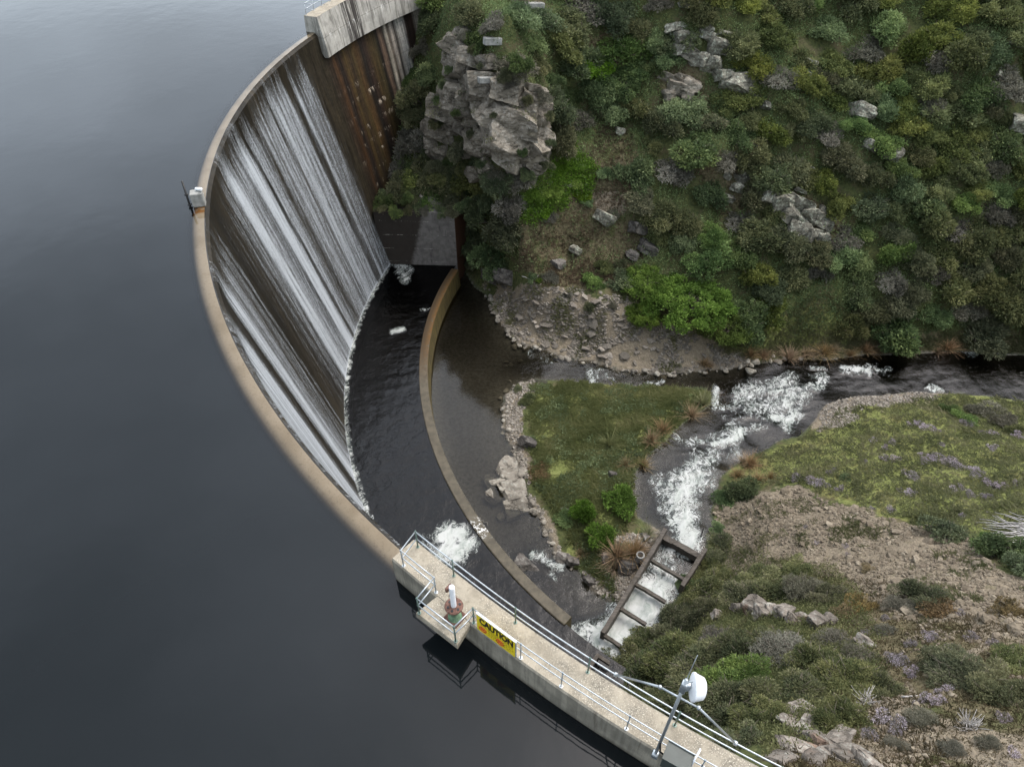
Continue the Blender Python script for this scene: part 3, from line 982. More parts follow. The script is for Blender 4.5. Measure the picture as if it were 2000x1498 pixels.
# outcrops: stepped ledges in the big spur
def tz(x, y):
    i = np.clip((np.asarray(x) - GX0) / GS, 0, len(gx) - 1.001)
    j = np.clip((np.asarray(y) - GY0) / GS, 0, len(gy) - 1.001)
    i0 = i.astype(int)
    j0 = j.astype(int)
    fi, fj = i - i0, j - j0
    return (Zt[i0, j0] * (1 - fi) * (1 - fj) + Zt[i0 + 1, j0] * fi * (1 - fj) + Zt[i0, j0 + 1] * (1 - fi) * fj + Zt[i0 + 1, j0 + 1] * fi * fj)
_h = np.arange(16, 58, .08)
def G(u, v):
    """ground point seen at a photo pixel"""
    a = (u - 1000) / F
    b = (v - 749) / F
    tt = _h / (CC * (1 + b))
    x, y, z = a * tt, CC * (1 - b) * tt, CAMZ - _h
    r_ = np.hypot(x - CX, y - CY)
    g = tz(x, y)
    hit = (g >= z) & ~((r_ > 51) & (y < 70) & (x < 8)) & (r_ < 57)
    k = np.argmax(hit) if hit.any() else len(_h) - 1
    return np.array([x[k], y[k], g[k]])
def normal_at(x, y, e=.8):
    return Vector((-(tz(x + e, y) - tz(x - e, y)) / (2 * e), -(tz(x, y + e) - tz(x, y - e)) / (2 * e), 1)).normalized()

# ground cover zones, drawn where they lie on the ground
U_, V_, _ = proj(np.stack([X, Y, Zt], -1))
PQ2 = np.stack([X, Y, X * 0], -1)
U_ = U_ + 16 * fbm(PQ2, .55, 4, .6, seed=21)
V_ = V_ + 12 * fbm(PQ2, .55, 4, .6, seed=22)
def zone(polys, soft=14):
    o = np.zeros_like(X)
    for p in polys:
        o = np.maximum(o, sst(soft, -soft, sdist(U_, V_, p)))
    return o
gravel_px = [[(950, 560), (1060, 562), (1120, 565), (1230, 585), (1260, 630), (1330, 640), (1400, 680), (1480, 690), (1480, 715), (1330, 740), (1150, 712), (1040, 690), (980, 650)],
             [(1395, 985), (1480, 965), (1560, 945), (1620, 985), (1700, 1000), (1780, 1020), (1890, 1040), (1905, 1085), (2000, 1140), (2150, 1200), (2400, 1290), (2400, 1390), (2150, 1290), (2000, 1250), (1850, 1215), (1740, 1200), (1650, 1120), (1500, 1112), (1440, 1120), (1405, 1060)],
             [(970, 750), (1050, 735), (1055, 760), (1020, 790), (1012, 860), (1030, 900), (1040, 960), (1075, 1030), (1100, 1080), (1150, 1120), (1180, 1150), (1160, 1180), (1060, 1100), (1015, 960), (985, 900), (965, 820)],
             [(1610, 780), (1700, 765), (1800, 765), (1850, 775), (1700, 800), (1620, 835), (1590, 840)],
             [(1720, 1370), (1780, 1340), (1800, 1400), (1860, 1390), (2000, 1430), (2100, 1500), (2000, 1560), (1900, 1500), (1800, 1460), (1740, 1500), (1640, 1480), (1680, 1420)],
             [(1870, 1300), (1910, 1210), (1935, 1215), (1905, 1300), (1800, 1340), (1790, 1320)],
             [(1200, 1060), (1290, 1035), (1290, 1060), (1210, 1180), (1180, 1160)],
             [(1150, 370), (1215, 370), (1220, 420), (1160, 420)]]
grass_px = [[(1425, 930), (1480, 890), (1560, 865), (1600, 830), (1640, 810), (1850, 770), (2000, 785), (2150, 800), (2400, 815), (2420, 1060), (2150, 1040), (2000, 1040), (1880, 1030), (1780, 1010), (1650, 985), (1560, 940), (1480, 950)],
            [(1030, 765), (1100, 748), (1380, 765), (1380, 800), (1260, 890), (1230, 940), (1235, 1000), (1180, 1080), (1130, 1040), (1080, 980), (1050, 920), (1035, 850)],
            [(1110, 1060), (1230, 1060), (1220, 1150), (1130, 1110)],
            [(1380, 650), (1500, 640), (1620, 570), (1680, 640), (1620, 690), (1480, 700), (1400, 680)],
            [(1040, 360), (1110, 340), (1140, 370), (1080, 400), (1040, 410)]]
dry_px = [[(1010, 440), (1150, 300), (1180, 240), (1230, 260), (1240, 330), (1230, 420), (1260, 500), (1200, 560), (1060, 560), (1000, 520)],
          [(1560, 1110), (1700, 1130), (1900, 1200), (2150, 1260), (2400, 1370), (2400, 1650), (1500, 1650), (1520, 1460), (1620, 1380), (1640, 1230)],
          [(1270, 110), (1350, 90), (1380, 200), (1290, 210)], [(1340, 300), (1500, 310), (1500, 400), (1400, 420)], [(1500, 340), (1640, 420), (1640, 490), (1490, 420)],
          [(1480, 690), (1700, 660), (2000, 650), (2000, 700), (1500, 716)], [(1150, 70), (1200, 60), (1210, 130), (1160, 130)]]
zn = np.stack([zone(grass_px), zone(gravel_px), zone(dry_px, 25)], -1)
zn[..., 1] = np.where(near, np.maximum(zn[..., 1], .75 * sst(.4, -.2, inw)), zn[..., 1])
wetm = np.where(near, .8 * sst(.35, .0, inw), 0.)
keep = np.ones_like(X, bool)
Vt = np.stack([X, Y, Zt], -1).reshape(-1, 3)
ground = struct(obj('hillside_ground', mesh('hillside_ground', Vt, grid_faces(len(gx), len(gy)), [M['ground']], True, {'zone': zn.reshape(-1, 3), 'wet': wetm.ravel()})))
# the land further out, down to the horizon
ox = np.unique(np.concatenate([np.linspace(-900, GX0, 40), np.linspace(GX0, GX1, 30), np.linspace(GX1, 1200, 40)]))
oy = np.unique(np.concatenate([np.linspace(-900, GY0, 40), np.linspace(GY0, GY1, 40), np.linspace(GY1, 1500, 40)]))
OX, OY = np.meshgrid(ox, oy, indexing='ij')
cx_, cy_ = np.clip(OX, GX0 + .5, GX1 - .5), np.clip(OY, GY0 + .5, GY1 - .5)
dist_ = np.hypot(OX - cx_, OY - cy_)
OZ = tz(cx_, cy_) - .4 + 30 * sst(0, 250, dist_) * (1 + .5 * fbm(np.stack([OX, OY, OX * 0], -1), .012, 3))
lake = (OX < -20) | ((OX < 5) & (OY > 150))
inside = (OX > GX0 + 1) & (OX < GX1 - 1) & (OY > GY0 + 1) & (OY < GY1 - 1)
OZ = np.where(lake, np.where((OX > -640) & (OY < 880) & (OY > -50), 9., 40.), OZ)
OZ = np.where(inside, -30, OZ)
struct(obj('far_land', mesh('far_land', np.stack([OX, OY, OZ], -1).reshape(-1, 3), grid_faces(len(ox), len(oy)), [M['ground']], True, {'zone': np.zeros((OX.size, 3)), 'wet': np.zeros(OX.size)})))

# ---------------------------------------------------------------- moving water: river and stilling basin
def soft(px, py, items):
    """items: (points, radius px, strength) strokes -> 0..1 field"""
    o = np.zeros(px.shape)
    for pts, r, k in items:
        dd = segdist(px, py, np.array(pts, float), False) if len(pts) > 1 else np.hypot(px - pts[0][0], py - pts[0][1])
        o = np.maximum(o, k * sst(r * 1.6, r * -.1, dd))
    return o
rs = .16
rx = np.arange(-11, 77, rs)
ry = np.arange(18, 77, rs)
RX, RY = np.meshgrid(rx, ry, indexing='ij')
s1 = sdist(RX, RY, river)
s2 = sdist(RX, RY, island)
rr = np.hypot(RX - CX, RY - CY)
ok = (np.maximum(s1, -s2) < .7) & (rr < 42.75 + 10 * (RY < 24.8))
RZ = np.full(RX.shape, 0.)
RZ[ok] = zw(RX[ok], RY[ok])
ru, rv, _ = proj(np.stack([RX, RY, RZ], -1))
_pw = np.stack([RX, RY, RX * 0], -1)
ru = ru + 7 * fbm(_pw, .8, 4, .65, seed=51)
rv = rv + 6 * fbm(_pw, .8, 4, .65, seed=52)
foam_strokes = [
    ([(1320, 1085), (1345, 1050), (1335, 1010)], 34, 1.0), ([(1335, 1010), (1320, 970), (1360, 930)], 38, .85), ([(1290, 950), (1330, 975)], 28, .6), ([(1360, 930), (1385, 900)], 24, .7), ([(1400, 900), (1440, 880)], 14, .38),
    ([(1345, 865), (1400, 858), (1440, 838)], 14, .52), ([(1390, 870), (1420, 865), (1450, 848)], 13, .95), ([(1440, 850), (1490, 835)], 10, .45), ([(1320, 850), (1350, 880)], 9, .38),
    ([(1440, 770), (1500, 760), (1540, 745)], 20, .62), ([(1450, 790), (1490, 790)], 22, .55), ([(1520, 770), (1590, 755), (1605, 745)], 16, .72), ([(1510, 800), (1540, 785), (1570, 765)], 20, .7), ([(1515, 815), (1535, 825), (1550, 810)], 20, .92),
    ([(1395, 760), (1398, 785)], 8, .75), ([(1400, 790), (1430, 790)], 10, .55), ([(1410, 815), (1480, 815)], 10, .3), ([(1650, 722), (1690, 724)], 9, .8), ([(1690, 716), (1735, 728)], 8, .5), ([(1580, 722), (1620, 720)], 6, .5), ([(1875, 684), (1905, 688)], 10, .8), ([(1935, 684), (1955, 688)], 6, .6),
    ([(1820, 760), (1850, 766)], 8, .75), ([(1145, 730), (1165, 748)], 10, .6), ([(1265, 745), (1285, 750)], 6, .5), ([(1150, 722), (1180, 735)], 8, .4), ([(1040, 690), (1070, 712)], 12, .22), ([(1190, 730), (1200, 745)], 5, .4),
    ([(1040, 1085), (1060, 1092), (1078, 1105)], 8, .75), ([(1090, 1097), (1098, 1100)], 12, .95), ([(1075, 1122), (1085, 1130)], 8, .75), ([(1010, 1095), (1030, 1085)], 12, .3), ([(1012, 1138), (1022, 1146)], 6, .7), ([(1150, 1230), (1175, 1220)], 14, .5),
    ([(1100, 1262), (1130, 1245), (1160, 1235)], 26, .75), ([(1120, 1290), (1160, 1300)], 30, .6), ([(1130, 1225), (1165, 1215)], 14, .4), ([(1085, 1280), (1110, 1300)], 20, .7),
    # flume bays
    ([(1215, 1255), (1195, 1300)], 44, 1.35), ([(1190, 1250), (1240, 1220)], 42, 1.35), ([(1225, 1205), (1262, 1190)], 42, 1.3), ([(1240, 1170), (1280, 1165)], 40, 1.15), ([(1250, 1150), (1300, 1140)], 34, .95), ([(1280, 1115), (1300, 1120)], 28, .72), ([(1285, 1080), (1300, 1095)], 24, .6), ([(1240, 1165), (1200, 1235)], 20, 1.2), ([(1330, 1115), (1315, 1140)], 14, .12)]
fo = np.zeros(RX.shape)
fo[ok] = soft(ru[ok], rv[ok], foam_strokes)
# dark open water in the first bay
still = .88 * sst(1060, 960, ru) * sst(1100, 1040, rv)
dk = soft(ru, rv, [([(1325, 1100), (1345, 1112)], 22, 1.)])
fo = fo * (1 - .8 * dk)
dep = np.clip(np.where(s2 < s1, 0, 0) + np.minimum(-s1, s2), 0, 2.2)
dep = .2 + .3 * np.clip(np.minimum(-s1, s2), 0, 2.4) + .6 * sst(740, 660, rv) * sst(1010, 930, ru) + .6 * sst(1380, 1560, ru)
dep = dep * (1 - .55 * still)
PR = np.stack([RX, RY, RX * 0], -1)
RZ2 = RZ + fo * (.12 + .1 * fbm(PR, 1.5, 3, seed=6)) + .02 * (1 - still) * fbm(PR, 1.3, 3, seed=7)
idm = -np.ones(RX.shape, int)
fcs = grid_faces(len(rx), len(ry))
okf = ok.ravel()
fcs = fcs[okf[fcs].all(1)]
used = np.unique(fcs)
mapi = -np.ones(RX.size, int)
mapi[used] = np.arange(len(used))
VR = np.stack([RX, RY, RZ2], -1).reshape(-1, 3)[used]
struct(obj('river_water', mesh('river_water', VR, mapi[fcs], [M['river']], True, {'foam': fo.ravel()[used], 'depth': dep.ravel()[used], 'still': still.ravel()[used]})))

bt = np.linspace(R(150), R(238), 520)
br = np.linspace(43.0, 51.4, 64)
BT, BR = np.meshgrid(bt, br, indexing='ij')
BV = pol(BR, BT, ZBAS)
bu, bv, _ = proj(BV)
bf = soft(bu, bv, [([(780, 530), (792, 545)], 12, .62), ([(775, 520), (800, 525)], 9, .55), ([(795, 535), (802, 530)], 8, .5), ([(766, 648), (788, 643)], 6, .95), ([(822, 606), (838, 604)], 5, .3),
                  ([(862, 1050), (905, 1040)], 17, 1.1), ([(865, 1075), (915, 1062)], 20, 1.1), ([(850, 1085), (880, 1095)], 14, .75), ([(875, 1040), (890, 1085), (905, 1060)], 22, 1.15), ([(870, 1105), (885, 1100)], 10, .6), ([(830, 1060), (850, 1075)], 12, .4), ([(820, 1045), (850, 1050)], 8, .3)])
edge = sst(50.1, 50.75, BR + .1 * fbm(BV, 5, 3, seed=8))
dn = np.interp(BT.ravel(), thF, den[:, -6]).reshape(BT.shape)
bf = np.maximum(bf, edge * np.clip(.45 + .3 * dn, .3, .8))
BV = BV.copy()
BV[..., 2] += .014 * fbm(BV, 1.4, 4, seed=11) + .03 * bf
struct(obj('basin_water', mesh('basin_water', BV.reshape(-1, 3), grid_faces(520, 64)[:, ::-1].copy(), [M['basin']], True, {'foam': bf.ravel(), 'depth': np.full(bf.size, 3.)})))

# ---------------------------------------------------------------- weir wall round the stilling basin
thw = np.linspace(R(160.5), R(227.3), 260)
t = NT('weir_concrete')
p_ = t.pos()
st_ = t.attr('st', 'Vector')
n_ = t.noise(p_, 1.6, 6, .7)
lf_ = t.rng(t.n('SeparateXYZ', {0: st_}).outputs[0], R(176) * 56, R(189) * 56, 1, 0)
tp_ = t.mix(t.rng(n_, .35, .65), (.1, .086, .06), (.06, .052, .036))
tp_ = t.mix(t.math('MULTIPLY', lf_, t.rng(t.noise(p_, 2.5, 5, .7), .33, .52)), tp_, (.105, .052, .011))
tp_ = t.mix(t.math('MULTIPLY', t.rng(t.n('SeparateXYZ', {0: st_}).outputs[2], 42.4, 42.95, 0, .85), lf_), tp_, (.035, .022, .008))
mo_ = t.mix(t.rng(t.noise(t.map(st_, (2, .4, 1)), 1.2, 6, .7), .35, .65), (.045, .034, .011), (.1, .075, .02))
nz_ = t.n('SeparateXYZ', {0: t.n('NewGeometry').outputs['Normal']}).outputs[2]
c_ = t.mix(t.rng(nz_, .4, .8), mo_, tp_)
lj_ = t.rng(t.math('ABSOLUTE', t.math('SUBTRACT', t.math('FRACT', t.math('DIVIDE', t.n('SeparateXYZ', {0: st_}).outputs[0], 4.6)), .5)), 0, .006, .6, 0)
c_ = t.mix(lj_, c_, (.03, .025, .018))
sp_ = t.math('MULTIPLY', t.rng(t.math('ABSOLUTE', t.math('SUBTRACT', t.n('SeparateXYZ', {0: st_}).outputs[0], top_uv(922, 1040, 2.4)[0] * 56)), 0.4, 2.0, 1, 0), t.rng(t.noise(p_, 3.2, 5, .75), .53, .57))
c_ = t.mix(t.math('MULTIPLY', sp_, t.rng(nz_, .4, .8)), c_, (.75, .75, .72))
M['weir'] = t.surf(t.bsdf(c_, .75, t.bump(n_, .5, .05)))
wz = sweep('weir_wall', [(43.2, -1), (43.2, 2.31), (43.14, 2.36), (42.36, 2.36), (42.3, 2.31), (41.95, -2.5)], thw, [M['weir']], None, None, True, True, sub=1.)
sharp(wz, 30)
tag(wz, 'low curved concrete weir wall holding the dark basin below the dam', 'weir')

# ---------------------------------------------------------------- railings, sign, gate gear, mast on the dam
PD = PU = None
def ring_pt(r, th, Z):
    r = r + float(rofs(th))
    return Vector((CX + r * math.cos(th), CY + r * math.sin(th), Z))
def arc_pts(r, a, b, Z, step=.6):
    k = max(2, int(abs(b - a) * r / step))
    return [ring_pt(r, a + (b - a) * i / k, Z) for i in range(k + 1)]
ZW = 30.0
HR = 1.06
def rail_thing(label, posts, runs, group, post_mat='oldsteel', rr=.026, plates=True, hr=HR):
    """posts: list of base points; runs: list of polylines along the top (x, y at walkway level)"""
    t = thing('handrail', label, 'handrail', tuple(posts[0]), group)
    for p in posts:
        p = Vector(p)
        mb = MB()
        mb.tube([p - Vector((0, 0, .04)), p + Vector((0, 0, hr))], rr * 1.05, 10)
        mb.lathe(p + Vector((0, 0, hr)), (0, 0, 1), [(rr * 1.6, -.05), (rr * 1.7, 0), (rr * 1.4, .04), (0, .05)], 10)
        mb.lathe(p + Vector((0, 0, hr * .53)), (0, 0, 1), [(rr * 1.05, -.05), (rr * 1.6, -.04), (rr * 1.6, .04), (rr * 1.05, .05)], 10)
        po = local(mb.build('post', M[post_mat], t, True))
        if plates:
            mb = MB()
            mb.lathe(p, (0, 0, 1), [(0, -.06), (.07, -.06), (.07, .012), (.03, .016)], 12)
            b = mb.build('base_plate', M[post_mat], po, False)
            b.matrix_parent_inverse = po.matrix_world.inverted() if False else Matrix.Identity(4)
    for k, h in (('top_rail', hr), ('mid_rail', hr * .53)):
        mb = MB()
        for run in runs:
            mb.tube([Vector((q[0], q[1], q[2] + h)) for q in run], rr, 10)
        local(mb.build(k, M['steel'], t, True))
    return t
# downstream edge
RD, RU = 56.08, 57.0
thp = [top_uv(u, v, ZW)[0] for u, v in [(814, 1070), (876, 1135), (998, 1227), (1141, 1324)]]
step_ = (thp[3] - thp[2])
while thp[-1] < R(258):
    thp.append(thp[-1] + step_ * 1.05)
rail_thing('double steel handrail along the downstream edge of the walkway', [ring_pt(RD, a, ZW) for a in thp], [arc_pts(RD, thp[0], thp[-1], ZW)], 'walkway handrails')
# end return and upstream edge as far as the platform, round it, and on along the walkway
th_e = thp[0]
uA = ring_pt(RU, top_uv(788, 1105, ZW)[0], ZW)
pB = ring_pt(RU, e1[0] - .002, ZW)
pc1 = Vector(c1) + (Vector(m_) - Vector(c1)).normalized() * .14
pc2 = Vector(c2) + (Vector(m_) - Vector(c2)).normalized() * .14
pE = ring_pt(RU, e2[0] + .002, ZW)
for q in (pc1, pc2):
    q.z = ZW
thA = math.atan2(uA.y - CY, uA.x - CX) % (2 * math.pi)
thB = e1[0] - .002
rail_thing('short handrail closing the spillway end of the walkway', [uA, pB], [[ring_pt(RD, th_e, ZW), uA] + arc_pts(RU, thA, thB, ZW)[1:]], 'walkway handrails', 'steel')
rail_thing('green-posted handrail around the gate platform', [pc1, pc2, pE], [[pB + Vector((0, 0, 0)), pc1], [pc1, pc2], [pc2, pE]], 'walkway handrails')
thU = [top_uv(u, v, ZW)[0] for u, v in [(1013, 1290), (1092, 1346)]]
st_u = (thU[1] - thU[0]) * 1.0
thE = e2[0] + .002
pu = list(thU)
while pu[-1] < R(257):
    pu.append(pu[-1] + (R(2.45)))
rail_thing('thin steel handrail along the reservoir edge of the walkway, past the yellow sign', [ring_pt(RU, a, ZW) for a in pu], [arc_pts(RU, thE, pu[-1], ZW)], 'walkway handrails', 'steel', .022)
# far rail on the end wall
thf = [TH0 - .004 - k * .026 for k in range(8)]
rail_thing('thin handrail on top of the far end wall beside the lake', [ring_pt(56.85, a, ZW) for a in thf], [arc_pts(56.85, thf[0], thf[-1], ZW), [ring_pt(55.9, thf[0], ZW), ring_pt(56.85, thf[0], ZW)]], 'walkway handrails', 'steel', .024)

# caution sign hung on the upstream rail
sA = ring_pt(RU + .06, thE + .004, ZW)
sB = ring_pt(RU + .06, thU[0] - .003, ZW)
ax = (sB - sA)
L = ax.length
ax.normalize()
upv = Vector((0, 0, 1))
outn = ax.cross(upv)                          # faces the lake
if outn.dot(Vector((sA.x - CX, sA.y - CY, 0))) < 0:
    outn = -outn
SH = 1.12
z0 = ZW + HR + .03 - SH
sign = thing('caution_sign', 'yellow caution sign with black capitals on the walkway rail', 'sign', tuple(sA))
def sg(s, h, o=0.):
    return sA + ax * s + upv * (z0 - ZW + h) + outn * o
def quad_box(mb, s0, s1, h0, h1, o0, o1):
    V = [sg(s, h, o) for o in (o0, o1) for s, h in ((s0, h0), (s1, h0), (s1, h1), (s0, h1))]
    mb.add(V, [[0, 3, 2, 1], [4, 5, 6, 7], [0, 1, 5, 4], [1, 2, 6, 5], [2, 3, 7, 6], [3, 0, 4, 7]])
mb = MB()
quad_box(mb, 0, L, 0, SH, 0, .03)
local(mb.build('sign_panel', M['yellow'], sign))
mb = MB()
quad_box(mb, -.02, L * .12, SH, SH + .04, -.05, .04)
quad_box(mb, L * .13, L + .02, SH, SH + .04, -.05, .04)
quad_box(mb, L, L + .03, .0, SH, -.02, .04)
local(mb.build('sign_frame', M['steel'], sign))
def text_mesh(body, size, bold=0.):
    cu = bpy.data.curves.new('lettering', 'FONT')
    cu.body = body
    cu.size = size
    cu.offset = bold
    cu.extrude = .002
    cu.resolution_u = 4
    o = bpy.data.objects.new('lettering', cu)
    COL.objects.link(o)
    dg = bpy.context.evaluated_depsgraph_get()
    me = bpy.data.meshes.new_from_object(o.evaluated_get(dg))
    bpy.data.objects.remove(o)
    return me
def place_text(body, s0, s1, h0, h1, mat, name='lettering', bold=.012):
    me = text_mesh(body, 1., bold)
    co = np.zeros(len(me.vertices) * 3)
    me.vertices.foreach_get('co', co)
    co = co.reshape(-1, 3)
    mn, mx_ = co.min(0), co.max(0)
    out = []
    for x, y, z in co:
        s = s0 + (x - mn[0]) / (mx_[0] - mn[0]) * (s1 - s0)
        h = h0 + (y - mn[1]) / (mx_[1] - mn[1]) * (h1 - h0)
        out.append(sg(s, h, .034 + z))
    me.vertices.foreach_set('co', np.array(out).ravel())
    me.materials.clear()
    me.materials.append(mat)
    return local(obj(name, me, sign))
# reading direction as seen from the lake side
place_text('CAUTION', L * .075, L * .945, SH * .55, SH * .94, M['black'], bold=.05)
rl = random.Random(3)
mb = MB()
for s0, s1, hh in ((.1, .95, .5), (.3, .58, .42), (.3, .6, .3), (.3, .56, .18), (.68, .93, .4), (.68, .95, .28), (.68, .9, .16)):
    s = s0 * L
    while s < s1 * L:
        wd = rl.uniform(.04, .12)
        quad_box(mb, s, min(s + wd, s1 * L), SH * hh - .012, SH * hh + .012, .031, .034)
        s += wd + .035
local(mb.build('small_print', M['black'], sign))
for cs in (.16, .61):
    mb = MB()
    cc = sg(cs * L, SH * .26, .036)
    k = 24
    rg = []
    for i in range(k):
        an = 2 * math.pi * i / k
        rg.append(cc + ax * math.cos(an) * .15 + upv * math.sin(an) * .15)
    mb.tube(rg + [rg[0], rg[1]], .022, 6, caps=False)
    mb.tube([cc + ax * .1 + upv * -.1, cc + ax * -.1 + upv * .1], .018, 6)
    mb.tube([cc + ax * -.07 + upv * -.02, cc + ax * .06 + upv * .03], .03, 6)
    local(mb.build('prohibition_symbol', M['red'], sign))

# gate valve gear on the platform
gp = Vector(P(889, 1205, ZP))
gv = thing('gate_valve', 'rusty gate handwheel with tall white stem cover on the platform', 'gate valve', tuple(gp))
gp.z = ZP
dx = (Vector(c2) - Vector(c1))
dx.z = 0
dx.normalize()
rotp = Matrix.Rotation(math.atan2(dx.y, dx.x), 3, 'Z')
mb = MB()
mb.box(gp + Vector((0, 0, .03)), (.62, .62, .06), rotp, .01)
bp = local(mb.build('base_plate', M['rust'], gv))
for sx in (-1, 1):
    for sy in (-1, 1):
        mb = MB()
        mb.lathe(gp + rotp @ Vector((sx * .24, sy * .24, .06)), (0, 0, 1), [(.035, 0), (.035, .035), (.015, .035), (.015, .06), (0, .06)], 6)
        mb.build('bolt', M['rust'], bp)
mb = MB()
mb.lathe(gp, (0, 0, 1), [(.26, .06), (.24, .1), (.15, .16), (.11, .45), (.12, .62), (.17, .68), (.17, .74), (0, .74)], 20)
local(mb.build('pedestal', M['green'], gv, True))
wz_ = .82
mb = MB()
V, Fs = [], []
n_ = 40
rings = [(k_ * .86, h_) for k_, h_ in [(.05, .04), (.1, .05), (.2, .035), (.3, .02), (.36, .03), (.39, .0), (.37, -.05), (.3, -.04), (.1, -.05), (.05, -.05)]]
mbw = MB()
mbw.lathe(gp + Vector((0, 0, wz_)), (0, 0, 1), rings, n_)
wheel = local(mbw.build('handwheel', M['rust'], gv, True))
for k in range(6):
    an = k * math.pi / 3 + .3
    mb = MB()
    mb.lathe(gp + Vector((math.cos(an) * .21, math.sin(an) * .21, wz_ + .012)), (0, 0, 1), [(.05, 0), (.047, .03), (0, .03)], 12)
    mb.build('hole_shade_disc', M['black'], wheel)  # solid black disc on the wheel; the shade of an opening put into colour
mb = MB()
side_ = rotp @ Vector((-.3, .28, .78))
mb.box(gp + side_, (.26, .14, .2), rotp, .02)
mb.tube([gp + side_, gp + rotp @ Vector((-.62, .42, .8))], .045, 8)
mb.box(gp + rotp @ Vector((-.62, .42, .8)), (.1, .3, .24), rotp, .03)
local(mb.build('gear_drive', M['rust'], gv))
mb = MB()
mb.lathe(gp + Vector((0, 0, wz_)), (0, 0, 1), [(.1, .0), (.1, 1.3), (.095, 1.335), (0, 1.345)], 24)
local(mb.build('stem_cover', M['white'], gv, True))

# telemetry mast
thm, rm = top_uv(1284, 1462, ZW)
mbase = ring_pt(57.17, thm, ZW - .25)
Hm = None
for h in np.linspace(2, 8, 200):
    uu, vv, _ = proj(np.array([mbase.x, mbase.y, mbase.z + h]))
    if vv < 1328:
        Hm = h
        break
mast = thing('antenna_mast', 'galvanised antenna mast with white drum dish and slanting stays on the walkway', 'antenna mast', tuple(mbase))
mb = MB()
mb.tube([mbase, mbase + Vector((0, 0, Hm))], .05, 14)
mb.box(mbase + Vector((0, 0, .12)), (.2, .2, .26), Matrix.Rotation(thm, 3, 'Z'), .02)
mb.box(mbase + Vector((0, 0, Hm - .45)), (.16, .16, .5), Matrix.Rotation(thm, 3, 'Z'), .01)
local(mb.build('mast', M['steel'], mast, True))
mb = MB()
mtop = mbase + Vector((0, 0, Hm))
for q in np.linspace(1, 5, 100):
    uu, vv, _ = proj(np.array([mtop.x + .03, mtop.y + .05, mtop.z + q]))
    if vv < 1281:
        break
mb.tube([mtop + Vector((.03, .05, -.3)), mtop + Vector((.03, .05, q * .35)), mtop + Vector((.05, .06, q))], [.016, .014, .009], 8)
local(mb.build('whip_antenna', M['steel'], mast, True))
tg = Vector((-math.sin(thm), math.cos(thm), 0))          # along the walkway, towards the right bank
rad_ = Vector((math.cos(thm), math.sin(thm), 0))
dd_dir = Vector((.98, -.12, -.12)).normalized()
dc = mtop + Vector((.2, -.01, -.42))
mb = MB()
mb.lathe(dc, dd_dir, [(k_ * .8, h_ * .8) for k_, h_ in [(0, -.04), (.2, -.03), (.42, .02), (.47, .04), (.47, .1), (.44, .12), (.42, .2), (.36, .38), (.28, .43), (.0, .45)]], 36)
dish = local(mb.build('dish', M['white'], mast, True))
mb = MB()
mb.tube([mtop + Vector((0, 0, -.2)), dc + Vector((0, 0, .32)) - dd_dir * .02], .022, 8)
mb.tube([mtop + Vector((0, 0, -.75)), dc + Vector((0, 0, -.22)) - dd_dir * .02], .022, 8)
mb.box(dc - dd_dir * .1, (.14, .14, .3), None, .02)
mb.box(mtop + Vector((.1, .03, -.55)), (.1, .08, .4), None, .01)
local(mb.build('dish_bracket', M['steel'], mast))
zc = mtop.z - 1.15
mc = Vector((mbase.x, mbase.y, zc))
mb = MB()
arm = tg * .55
mb.tube([mc - arm, mc + arm], .03, 10)
for e_ in (-1, 1):
    mb.box(mc + arm * e_, (.1, .1, .12), None, .02)
local(mb.build('cross_arm', M['steel'], mast, True))
def rail_at(u, v):
    th_, _r = top_uv(u, v, ZW + HR)
    return ring_pt(RD, th_, ZW + HR)
for (u, v), e_ in (((1198, 1326), -1), ((1433, 1462), 1)):
    far = rail_at(u, v)
    near_ = mc + arm * (1 if (mc + arm - far).length < (mc - arm - far).length else -1)
    mb = MB()
    mb.tube([near_, far], .034, 10)
    mb.box(far, (.12, .12, .14), Matrix.Rotation(thm, 3, 'Z'), .02)
    local(mb.build('stay', M['steel'], mast, True))

# control cabinet
thc, rc = top_uv(1321, 1462, ZW + .95)
thc, rc = top_uv(1325, 1474, ZW + .5)
Rb = Matrix.Rotation(thc, 3, 'Z')
cbc = ring_pt(57.28, thc, ZW + .62)
cab = thing('control_cabinet', 'grey-green metal control cabinet on the walkway beside the mast', 'cabinet', tuple(ring_pt(57.1, thc, ZW)))
mb = MB()
mb.box(cbc, (.52, .78, .72), Rb, .02)
body_ = local(mb.build('cabinet_body', M['box'], cab))
mb = MB()
mb.box(cbc + Vector((0, 0, .375)), (.58, .84, .03), Rb, .006)
local(mb.build('cabinet_lid', M['box'], cab))
for s_ in (-.26, .26):
    mb = MB()
    mb.box(cbc + Rb @ Vector((.0, s_, -.46)), (.06, .06, .3), Rb, .0)
    local(mb.build('cabinet_leg', M['box'], cab))
mb = MB()
a_ = cbc + Rb @ Vector((-.1, .44, -.3))
mb.tube([a_, a_ + Rb @ Vector((0, 0, .75)), a_ + Rb @ Vector((-.12, .02, .86)), a_ + Rb @ Vector((-.3, .05, .84)), a_ + Rb @ Vector((-.42, .06, .7)), a_ + Rb @ Vector((-.45, .06, -.3))], .028, 8)
local(mb.build('white_conduit', M['white'], cab, True))
mb = MB()
a_ = cbc + Rb @ Vector((.0, -.38, -.05))
b_ = Vector((mbase.x, mbase.y, ZW + 1.5)) - rad_ * .07
mb.tube([a_, a_ - tg * .14 + Vector((0, 0, .02)), (a_ + b_) / 2 - tg * .12, b_ - Vector((0, 0, .3)), b_], .03, 8)
local(mb.build('cable', M['rubber'], cab, True))

